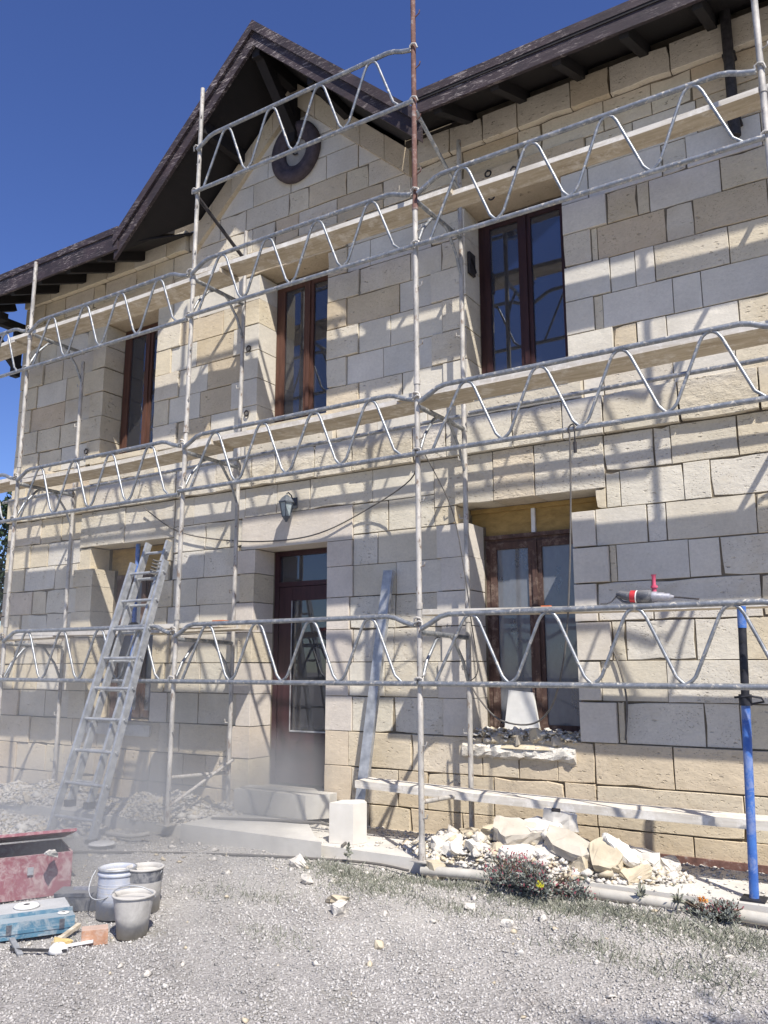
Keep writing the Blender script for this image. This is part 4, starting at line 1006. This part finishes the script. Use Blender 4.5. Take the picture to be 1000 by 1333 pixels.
scatter('stone_chips', 42000, multi([(heap(-8.35, -.48, 1.05, .46, .19, .20), .28), (heap(-6.35, -.42, 1.05, .48, .22, .20), .28), (heap(-2.55, -.5, 1.15, .45, .26, .2), .25), (heap(-7.3, -1.3, 1.3, .45, .10, .09), .22)]), ['chips', 'chips', 'rubble', 'rubble2'], 'loose pale stone chips covering the rubble heaps', 'stone chips', .006, .07, .55, 4.0, 3)
scatter('broken_stone', 420, multi([(heap(-2.5, -.55, 1.05, .40, .30, .2), .5), (heap(-8.3, -.5, 1.0, .42, .15, .21), .2), (heap(-6.3, -.45, .9, .42, .18, .21), .2), (heap(-7.3, -1.3, 1.2, .4, .08, .1), .1)]), ['rubble', 'rubble2', 'white_stone', 'rubble'], 'fist sized broken stones lying in the rubble heaps', 'broken stones', .04, .15, .65, 1.6, 8)
mound(-2.80, .12, .50, .19, .12, .985, 'rubble2', 'crumbled mortar on the sill of the lower right window', ym=.305)
scatter('mortar_crumbs', 700, lambda r, n: np.stack([r.uniform(-3.24, -2.34, n), r.uniform(-.05, .28, n), np.full(n, 1.0)+r.uniform(0, .09, n)], -1), ['rubble', 'rubble2', 'white_stone'], 'mortar crumbs and chips on the broken sill of the lower right window', 'mortar crumbs', .015, .09, .6, 2.5, 31)
for i, (x, y, z, s, mt) in enumerate([(-3.05, .0, 1.03, .12, 'rubble3'), (-2.86, -.0, 1.04, .15, 'rubble3'), (-2.70, -.0, 1.06, .17, 'rubble2'), (-2.52, .0, 1.03, .11, 'rubble3'), (-3.15, .12, 1.06, .10, 'white_stone'), (-2.42, .06, 1.03, .11, 'rubble')]):
    rock('stone_fragment', (x, y, z), (s, s*.6, s*.8), mt, ['grey fragment at the left of the broken sill', 'dark fragment left of the biggest stone on the sill', 'biggest pointed ochre stone on the broken sill', 'small fragment right of the biggest stone on the sill', 'white fragment in the left corner of the sill', 'pale fragment at the right end of the broken sill'][i], 'stone', 'fragments on the broken window sill', seed=50+i)
v = MB(); v.prism([(-3.08, 1.02), (-2.74, 1.02), (-2.80, 1.40), (-3.02, 1.42)], 'y', .20, .235); tag(v.build('white_panel', M['paper']), 'white board standing inside the left leaf of the lower right window', 'board')
# loose stones on the gravel
ls = [(-3.12, -.93, .17, .20, .14, 'rubble2', 'squarish cream stone on the gravel left of the red flowered shrub'), (-3.23, -2.03, .06, .12, .10, 'rubble', 'pale stone alone on the gravel in the middle'), (-3.78, -1.63, .10, .09, .08, 'rubble', 'small white stone on the gravel in front of the cut block'), (-3.36, -1.85, .08, .16, .06, 'rubble2', 'flat pinkish stone above the lone pale stone'), (-4.1, -1.32, .12, .16, .09, 'rubble', 'dusty stone on the gravel before the landing slab'), (-2.75, -2.3, .05, .07, .05, 'rubble2', 'tan pebble right of the middle of the gravel'), (-2.2, -1.75, .08, .08, .05, 'rubble', 'small white stone below the shrub'), (-2.55, -1.55, .10, .07, .05, 'rubble', 'white chip on the gravel left of the yellow flower')]
for i, (x, y, z, s, h, mt, lb) in enumerate(ls): rock('loose_stone', (x, y, gz1(x, y)+h*.35), (s, s*.8, h), mt, lb, 'stone', 'loose stones on the gravel', seed=80+i)
# gravel: real stones near the camera and out to the kerb
def gpos(r, n):
    x = r.uniform(-7.6, 1.0, n); y = r.uniform(-4.9, -.92, n)
    # denser towards the camera
    cx, cyy = x-0, y+6.6; dd = np.hypot(cx, cyy)
    keep = (r.random(n) < np.clip(2.6/dd, .25, 1)) & (x > -7.6) & (((cx*cy+cyy*sy)/(-cx*sy+cyy*cy+1e-6)) > -.56) & (((cx*cy+cyy*sy)/(-cx*sy+cyy*cy+1e-6)) < .56)
    x, y = x[keep], y[keep]; return np.stack([x, y, gz(x, y)], -1)
scatter('gravel', 300000, gpos, ['gravel'], 'pale grey gravel covering the yard', 'gravel', .006, .024, .75, 2.0, 5)

# ------------------------------------------------------------------ buckets and tools
def bucket(x, y, r0, r1, h, label, mat, rim='white', ribs=False, handle_up=False, fill='cement', band=None):
    z = gz1(x, y)+.005; b = thing('bucket', label, 'bucket', (x, y, z), 'buckets on the gravel')
    v = MB(); v.lathe([(0, .004), (r0, .004), (r0+.002, 0), (r0+(r1-r0)*.5, h*.5), (r1-.002, h*.93), (r1, h), (r1-.006, h), (r1-.008, h*.93), (r0, .02)], 32, (x, y, z)); at(b, v, 'body', M[mat])
    v = MB(); v.lathe([(r1+.001, h-.012), (r1+.006, h-.010), (r1+.007, h+.001), (r1-.003, h+.003), (r1-.006, h-.01)], 32, (x, y, z)); at(b, v, 'rim', M[rim])
    v = MB(); v.lathe([(0, h*.9), (r1-.012, h*.9)], 32, (x, y, z)); at(b, v, 'contents', M[fill])
    if ribs:
        for k in range(7): v = MB(); zz2 = h*(.36+.055*k); rr = r0+(r1-r0)*zz2/h; v.lathe([(rr-.001, zz2-.003), (rr+.0012, zz2), (rr-.001, zz2+.003)], 32, (x, y, z)); at(b, v, 'rib', M['tin' if k % 2 else 'tinblue'])
        v = MB(); zz2 = h*.88; rr = r0+(r1-r0)*.88; v.lathe([(rr, zz2-.012), (rr+.006, zz2-.006), (rr+.006, zz2+.006), (rr, zz2+.012)], 32, (x, y, z)); at(b, v, 'rib', M[mat])
    if band: v = MB(); v.lathe([(r0+(r1-r0)*.70+.001, h*.70), (r1+.0005, h*.96)], 32, (x, y, z)); at(b, v, 'band', M[band])
    v = MB(); pts = []
    for a in np.linspace(0, math.pi, 16):
        ca, sa = math.cos(a), math.sin(a); pts.append((x+(r1+.012)*ca*.85, y+(r1+.012)*ca*.5+(-.02 if handle_up else -.09)*sa, z+h-.02+(r1*.55*sa if handle_up else -r1*1.3*sa)))
    if not handle_up: pts = [(p[0], p[1]-.04*math.sin(a)-.02, p[2]) for p, a in zip(pts, np.linspace(0, math.pi, 16))]
    v.tube(pts, .004, 6); at(b, v, 'handle', M['alu']); return b
bucket(-4.21, -2.82, .086, .124, .245, 'dusty grey zinc bucket in front of the paint tins', 'tin', 'tin', handle_up=True, fill='tin')
bucket(-4.60, -2.62, .122, .118, .30, 'pale blue ribbed paint tin behind the zinc bucket', 'tinblue', 'alu', ribs=True)
bucket(-4.47, -2.50, .100, .118, .27, 'grey paint tin with a dark top band, rearmost of the three', 'tin', 'tin', band='tindark')
rock_b = MB(); q = thing('brick', 'old clay brick lying between the blue case and the buckets', 'brick', (-4.33, -3.03, gz1(-4.33, -3.03)))
bm_ = MB(); Mx = Matrix.Translation((-4.33, -3.0, gz1(-4.3, -3)+.004)) @ Matrix.Rotation(.9, 4, 'Z'); bm_.box(-.075, .075, -.05, .05, 0, .085, 0, Mx)
at(q, bm_, 'brick_body', M['brick'])
# red metal site chest, lid open
rc = thing('tool_chest', 'faded red metal tool chest with its lid ajar at the left edge', 'chest', (-5.5, -2.7, .0))
Rz = Matrix.Translation((-5.33, -2.41, 0)) @ Matrix.Rotation(R(62), 4, 'Z')
# local frame: +x towards the back right corner; the box extends to -x (towards the camera side left) and +y
def lbox(v, x0, x1, y0, y1, z0, z1, T=Rz): v.box(x0, x1, y0, y1, z0, z1, 0, T)
v = MB(); H = .30; t = .012
lbox(v, -.95, 0, 0, t, .01, H); lbox(v, -.95, 0, .5-t, .5, .01, H); lbox(v, -.95, -.95+t, t, .5-t, .01, H); lbox(v, -t, 0, t, .5-t, .01, H); lbox(v, -.95+t, -t, t, .5-t, .01, .03)
at(rc, v, 'box_body', M['red'])
v = MB(); lbox(v, -.97, .02, -.01, .51, 0, .02, Rz @ Matrix.Translation((0, .51, H+.01)) @ Matrix.Rotation(R(-14), 4, 'X') @ Matrix.Translation((0, -.51, 0))); at(rc, v, 'lid', M['red'])
v = MB(); lbox(v, -.93, -.02, .02, .48, .03, .20); at(rc, v, 'contents', M['casedark'])
v = MB(); lbox(v, -.30, -.26, -.015, -.001, .17, .22); at(rc, v, 'latch', M['alu'])
# blue tool case
def obox(name, label, cat, cx, cyy, rz, parts):
    z = gz1(cx, cyy)+.004; T = Matrix.Translation((cx, cyy, z)) @ Matrix.Rotation(rz, 4, 'Z'); th = thing(name, label, cat, (cx, cyy, z))
    for (pn, mt, boxes) in parts:
        v = MB()
        for b in boxes: v.box(*b, 0, T)
        at(th, v, pn, M[mt])
    return th, T
bc, T = obox('tool_case', 'open blue plastic tool case with a clear dusty lid at the left edge', 'tool case', -4.74, -2.86, R(60), [
    ('case_body', 'caseblue', [(-.50, .0, -.19, .20, 0, .095)]), ('case_lid', 'caseclear', [(-.485, -.015, -.06, .195, .096, .115)]), ('edge_strip', 'caseblue', [(-.50, .0, -.195, -.1905, .03, .05), (-.50, 0, -.075, -.065, .0955, .118)]),
    ('latch', 'casedark', [(-.09, -.06, -.199, -.1955, .03, .085)]), ('latch', 'casedark', [(-.39, -.36, -.199, -.1955, .03, .085)])])
v = MB(); v.lathe([(.02, .0), (.075, .002), (.08, .012), (.06, .02), (.02, .018)], 24, (0, 0, 0), 0, T @ Matrix.Translation((-.26, .05, .116))); at(bc, v, 'white_disc', M['white'])
v = MB(); v.lathe([(.012, .0), (.035, .002), (.035, .008), (.012, .008)], 20, (0, 0, 0), 0, T @ Matrix.Translation((-.06, -.12, .096))); at(bc, v, 'small_disc', M['white'])
obox('tool_box', 'small dark tool box behind the paint tins and blue case', 'tool box', -4.90, -2.62, R(35), [('box_body', 'casedark', [(-.18, .12, -.09, .09, 0, .085)]), ('lid', 'casedark', [(-.183, .123, -.093, .093, .086, .11)]), ('handle', 'toolgrey', [(-.08, .02, -.012, .012, .111, .13)])])
# odd bits beside the case
def stick(a, b, w, h, mat, label, cat='stick', name='wooden_stick'):
    a = (a[0], a[1], gz1(a[0], a[1])+a[2]); b = (b[0], b[1], gz1(b[0], b[1])+b[2]); v = MB(); v.bar(a, b, w, h); return tag(v.build(name, M[mat]), label, cat)
stick((-4.50, -3.16, .02), (-4.56, -2.93, .05), .03, .02, 'plank', 'short wooden stick behind the white dust mask')
stick((-4.62, -3.36, .02), (-4.30, -3.22, .015), .014, .014, 'cable_blk', 'dark metal rod on the gravel by the dust mask', 'rod', 'metal_rod')
stick((-4.70, -3.30, .05), (-4.52, -3.36, .01), .03, .012, 'alu', 'flat metal bar leaning off the blue case', 'bar', 'metal_bar')
stick((-4.44, -3.18, .012), (-4.28, -3.05, .03), .022, .012, 'white', 'white plastic strip beside the brick', 'strip', 'plastic_strip')
v = MB(); v.lathe([(.005, .05), (.03, .045), (.05, .025), (.06, .0), (.055, .0), (.045, .02), (.02, .038)], 18, (-4.37, -3.22, gz1(-4.37, -3.22)+.006)); tag(v.build('dust_mask', M['white']), 'white cup shaped dust mask on the gravel', 'dust mask')
rock('yellow_cloth', (-4.47, -3.13, gz1(-4.47, -3.13)+.02), (.13, .09, .04), 'yellow', 'crumpled yellow rag between the blue case and the mask', 'rag', seed=9)
rock('work_glove', (-5.30, -2.62, .33), (.14, .07, .05), 'cement', 'dusty grey work glove on the rim of the red chest', 'glove', seed=12)
v = MB(); v.lathe([(.002, .012), (.10, .012), (.115, .004), (.11, .0), (0, 0)], 26, (-6.05, -1.55, .13)); tag(v.build('round_lid', M['white']), 'round white lid lying on the ground right of the ladder', 'lid')

# ------------------------------------------------------------------ plants
def leafcloud(n, centre, rad, size, mat, name, parent, seed, up=.3, shell=.35):
    r = np.random.default_rng(seed); d = r.normal(size=(n, 3)); d /= np.linalg.norm(d, axis=1)[:, None]; d[:, 2] = np.abs(d[:, 2]) if up > 0 else d[:, 2]
    q = (shell+(1-shell)*r.random(n)**.6)*(.8+.35*np.sin(d[:, 0]*5+d[:, 1]*7)*np.cos(d[:, 2]*4))
    P_ = np.array(centre)+d*q[:, None]*np.array(rad)
    a = d+r.normal(0, .6, (n, 3)); a[:, 2] += up; a /= np.linalg.norm(a, axis=1)[:, None]
    b = np.cross(a, r.normal(size=(n, 3))); b /= np.linalg.norm(b, axis=1)[:, None]; s = size*r.uniform(.6, 1.4, n)[:, None]
    V_ = np.stack([P_-a*s*.5, P_+b*s*.22, P_+a*s*.6, P_-b*s*.22], 1).reshape(-1, 3)
    F_ = np.arange(4*n).reshape(-1, 4); return npmesh(name, V_, F_, M[mat], parent)
def shrub(x, y, rx, ry, h, label, nleaf, nred, seed, extra=None):
    z = gz1(x, y); t = thing('flowering_shrub', label, 'shrub', (x, y, z))
    def L(o): o.matrix_parent_inverse = Matrix.Translation(-Vector(t.location)); return o
    r = random.Random(seed); clumps = [(x+r.uniform(-.75, .75)*rx, y+r.uniform(-.6, .6)*ry, z+h*r.uniform(.05, .35), r.uniform(.28, .5)) for _ in range(9)]
    Vs = []; 
    for ci, (cx, cyy, cz, s) in enumerate(clumps):
        L(leafcloud(nleaf//9, (cx, cyy, cz), (rx*s, ry*s*1.1, h*.62), .024, 'leaf', 'foliage', t, seed+ci))
        if nred: L(leafcloud(nred//9, (cx, cyy, cz+.01), (rx*s, ry*s*1.1, h*.68), .017, 'bloom', 'blossom', t, seed+50+ci, shell=.85))
    v = MB()
    for cx, cyy, cz, s in clumps:
        for k in range(4): v.tube([(x, y, z), ((x+cx)/2, (y+cyy)/2, z+h*.25), (cx+r.uniform(-.08, .08), cyy+r.uniform(-.05, .05), cz+h*.5)], .004, 4)
    at(t, v, 'stem', M['bark'])
    if extra: L(leafcloud(60, extra[0], (.035, .03, .04), .016, extra[1], 'blossom', t, seed+99))
    return t
shrub(-2.29, -1.10, .44, .22, .28, 'dusty shrub with dark red flowers growing below the right rubble pile', 4200, 1100, 21, ((-2.16, -1.33, .24), 'bloomy'))
shrub(-1.17, -1.08, .20, .13, .15, 'small dusty plant with red and orange flowers by the pipe at the right', 900, 160, 41, ((-1.22, -1.14, .24), 'bloomo'))
# weeds and grass along the kerb
def grass_patch(r, n):
    cs = [(-3.75, -1.28, .45, .15, .8), (-3.35, -1.5, .5, .22, .7), (-3.0, -1.15, .8, .12, 1), (-2.0, -1.25, .7, .14, 1.2), (-1.45, -1.35, .7, .2, 1.2), (-.9, -1.4, .5, .28, 1), (-3.9, -2.0, .35, .10, .12), (-3.35, -2.5, .3, .1, .10), (-1.6, -1.9, .35, .12, .3), (-1.0, -2.0, .4, .2, .4), (-4.4, -2.9, .25, .12, .04), (-4.25, -2.1, .4, .1, .06), (-2.6, -1.6, .5, .12, .3)]
    w = np.array([c[4] for c in cs]); w /= w.sum(); k = r.choice(len(cs), n, p=w); cs = np.array(cs)[k]
    x = cs[:, 0]+r.normal(0, .5, n)*cs[:, 2]; y = np.minimum(cs[:, 1]+r.normal(0, .6, n)*cs[:, 3], -.96); return x, y
r = np.random.default_rng(11); n = 12000; x, y = grass_patch(r, n); z = gz(x, y); h = r.uniform(.008, .042, n)*(1+.8*(r.random(n) < .08)); a = r.uniform(0, 6.28, n); w = r.uniform(.0012, .0028, n)*1.3; lean = r.normal(0, .6, (n, 2))*h[:, None]
V_ = np.zeros((n, 4, 3)); dx, dy = np.cos(a)*w, np.sin(a)*w
V_[:, 0] = np.stack([x-dx, y-dy, z], -1); V_[:, 1] = np.stack([x+dx, y+dy, z], -1)
V_[:, 2] = np.stack([x+dx*.6+lean[:, 0]*.6, y+dy*.6+lean[:, 1]*.6, z+h*.7], -1); V_[:, 3] = np.stack([x+lean[:, 0], y+lean[:, 1], z+h], -1)
F_ = (np.array([(0, 1, 2), (0, 2, 3)])[None]+4*np.arange(n)[:, None, None]).reshape(-1, 3)
tag(npmesh('weeds', V_.reshape(-1, 3), F_, M['grass']), 'dusty low weeds growing in the gravel along the kerb', 'weeds', kind='stuff')
# tall weed sprigs by the kerb
for i, (x, y, h, lb) in enumerate([(-1.62, -1.02, .12, 'leafy sprig beside the pipe right of the shrub'), (-1.38, -1.10, .15, 'taller leafy sprig left of the small flowering plant'), (-3.85, -1.05, .15, 'grassy tuft at the corner of the cut white block')]):
    z = gz1(x, y); t = thing('weed_plant', lb, 'weed', (x, y, z)); v = MB(); v.tube([(x, y, z), (x+.01, y, z+h*.6), (x+.02, y-.01, z+h)], .003, 4); at(t, v, 'stem', M['grass'])
    o = leafcloud(26, (x+.01, y, z+h*.4), (.045, .04, h*.8), .04, 'grass', 'foliage', t, 60+i); o.matrix_parent_inverse = Matrix.Translation(-Vector(t.location))
# trees
def tree(x, y, z, h, cr, label, seed, n=6000, ls=.12):
    t = thing('tree', label, 'tree', (x, y, z)); r = random.Random(seed); v = MB()
    v.tube([(x, y, z), (x+.1, y, z+h*.3), (x, y+.1, z+h*.55), (x+.1, y, z+h*.85)], .1, 10, radii=[.16, .12, .09, .03])
    cl = []
    for k in range(14):
        a = r.uniform(0, 6.28); q = r.uniform(.2, .75); e = (x+cr*q*math.cos(a), y+cr*q*math.sin(a), z+h*r.uniform(.45, .9)); cl.append(e)
        v.tube([(x, y, z+h*.35), ((x+e[0])/2, (y+e[1])/2, z+h*.5), e], .03, 6, radii=[.06, .04, .012])
    at(t, v, 'trunk', M['bark'])
    for k, e in enumerate(cl):
        o = leafcloud(n//14, e, (cr*r.uniform(.3, .5),)*2+(cr*r.uniform(.22, .38),), ls, 'tree', 'crown', t, seed+k, up=0); o.matrix_parent_inverse = Matrix.Translation(-Vector(t.location))
    return t
tree(-18.8, 5.0, 0, 6.0, 1.9, 'dark green tree standing beyond the left corner of the house', 5, 9000)
tree(-19.6, 2.2, 0, 4.2, 1.9, 'lower dark bushy tree at the left edge beyond the scaffold', 15, 8000)

tree(2.42, -4.68, 0, 5.6, 1.5, 'leafy tree just outside the picture, shading the bottom right corner of the gravel', 77, 5000, .10)

# ------------------------------------------------------------------ dust hanging in the air by the door and the tins
m = bpy.data.materials.new('airborne stone dust'); m.use_nodes = True; t = m.node_tree; t.nodes.clear()
out = t.nodes.new('ShaderNodeOutputMaterial'); pv = t.nodes.new('ShaderNodeVolumePrincipled'); pv.inputs['Color'].default_value = (1, 1, 1, 1); pv.inputs['Anisotropy'].default_value = .1
g = t.nodes.new('ShaderNodeNewGeometry')
def mth(op, a, b=None, c=None):
    n_ = t.nodes.new('ShaderNodeMath'); n_.operation = op
    for i, v in enumerate((a, b, c)):
        if v is None: continue
        if hasattr(v, 'is_linked'): t.links.new(v, n_.inputs[i])
        else: n_.inputs[i].default_value = v
    n_.use_clamp = op == 'MULTIPLY_ADD'; return n_.outputs[0]
nz = t.nodes.new('ShaderNodeTexNoise'); nz.inputs['Scale'].default_value = 1.1; nz.inputs['Detail'].default_value = 3; t.links.new(g.outputs['Position'], nz.inputs['Vector'])
def blob(cx, cy_, cz, rx, ry, rz, k):
    vm = t.nodes.new('ShaderNodeVectorMath'); vm.operation = 'SUBTRACT'; t.links.new(g.outputs['Position'], vm.inputs[0]); vm.inputs[1].default_value = (cx, cy_, cz)
    v2 = t.nodes.new('ShaderNodeVectorMath'); v2.operation = 'DIVIDE'; t.links.new(vm.outputs[0], v2.inputs[0]); v2.inputs[1].default_value = (rx, ry, rz)
    ln = t.nodes.new('ShaderNodeVectorMath'); ln.operation = 'LENGTH'; t.links.new(v2.outputs[0], ln.inputs[0])
    f = mth('MULTIPLY_ADD', ln.outputs['Value'], -1, 1); return mth('MULTIPLY', mth('POWER', f, 1.3), k)
d = mth('ADD', mth('ADD', blob(-6.1, -1.4, .25, 2.6, 1.6, 1.1, 1.5), blob(-5.15, -.25, .45, .85, .75, .7, 3.0)), mth('ADD', blob(-7.4, -.9, 1.0, 3.2, 1.7, 2.6, .26), blob(-4.9, -2.3, .2, 1.5, 1.3, .75, .75)))
nn = mth('MULTIPLY_ADD', nz.outputs[0], 3.2, -1.0)
t.links.new(mth('MULTIPLY', d, nn), pv.inputs['Density']); t.links.new(pv.outputs[0], out.inputs['Volume'])
v = MB(); v.box(-10.6, -3.3, -3.7, .27, -.2, 3.6); o = v.build('dust_cloud', m); tag(o, 'pale stone dust hanging in the air around the door step and the ladder foot', 'dust', kind='stuff')

scatter('scattered_stones', 260, lambda r, n: (lambda x, y: np.stack([x, y, gz(x, y)], -1))(r.uniform(-6.5, -.2, n), -1.0-2.6*r.random(n)**1.6), ['rubble', 'chips', 'rubble2'], 'small pale stones strewn over the gravel', 'stones', .02, .075, .6, 2.6, 44)

scatter('dusty_crumbs', 9000, lambda r, n: (lambda x, y: np.stack([x, y, np.where(y > -.9, .206, gz(x, y))], -1))(r.uniform(-9.5, -.3, n), np.where(r.random(n) < .55, -.04-.3*r.random(n)**1.5, -.2-1.3*r.random(n))), ['chips', 'rubble'], 'fine pale stone crumbs strewn on the paving along the wall foot', 'stone crumbs', .005, .045, .5, 4.0, 71)
mound(-4.75, -.20, .75, .16, .05, .200, 'rubble', 'thin drift of crushed stone between the block and the door step', ym=-.012)
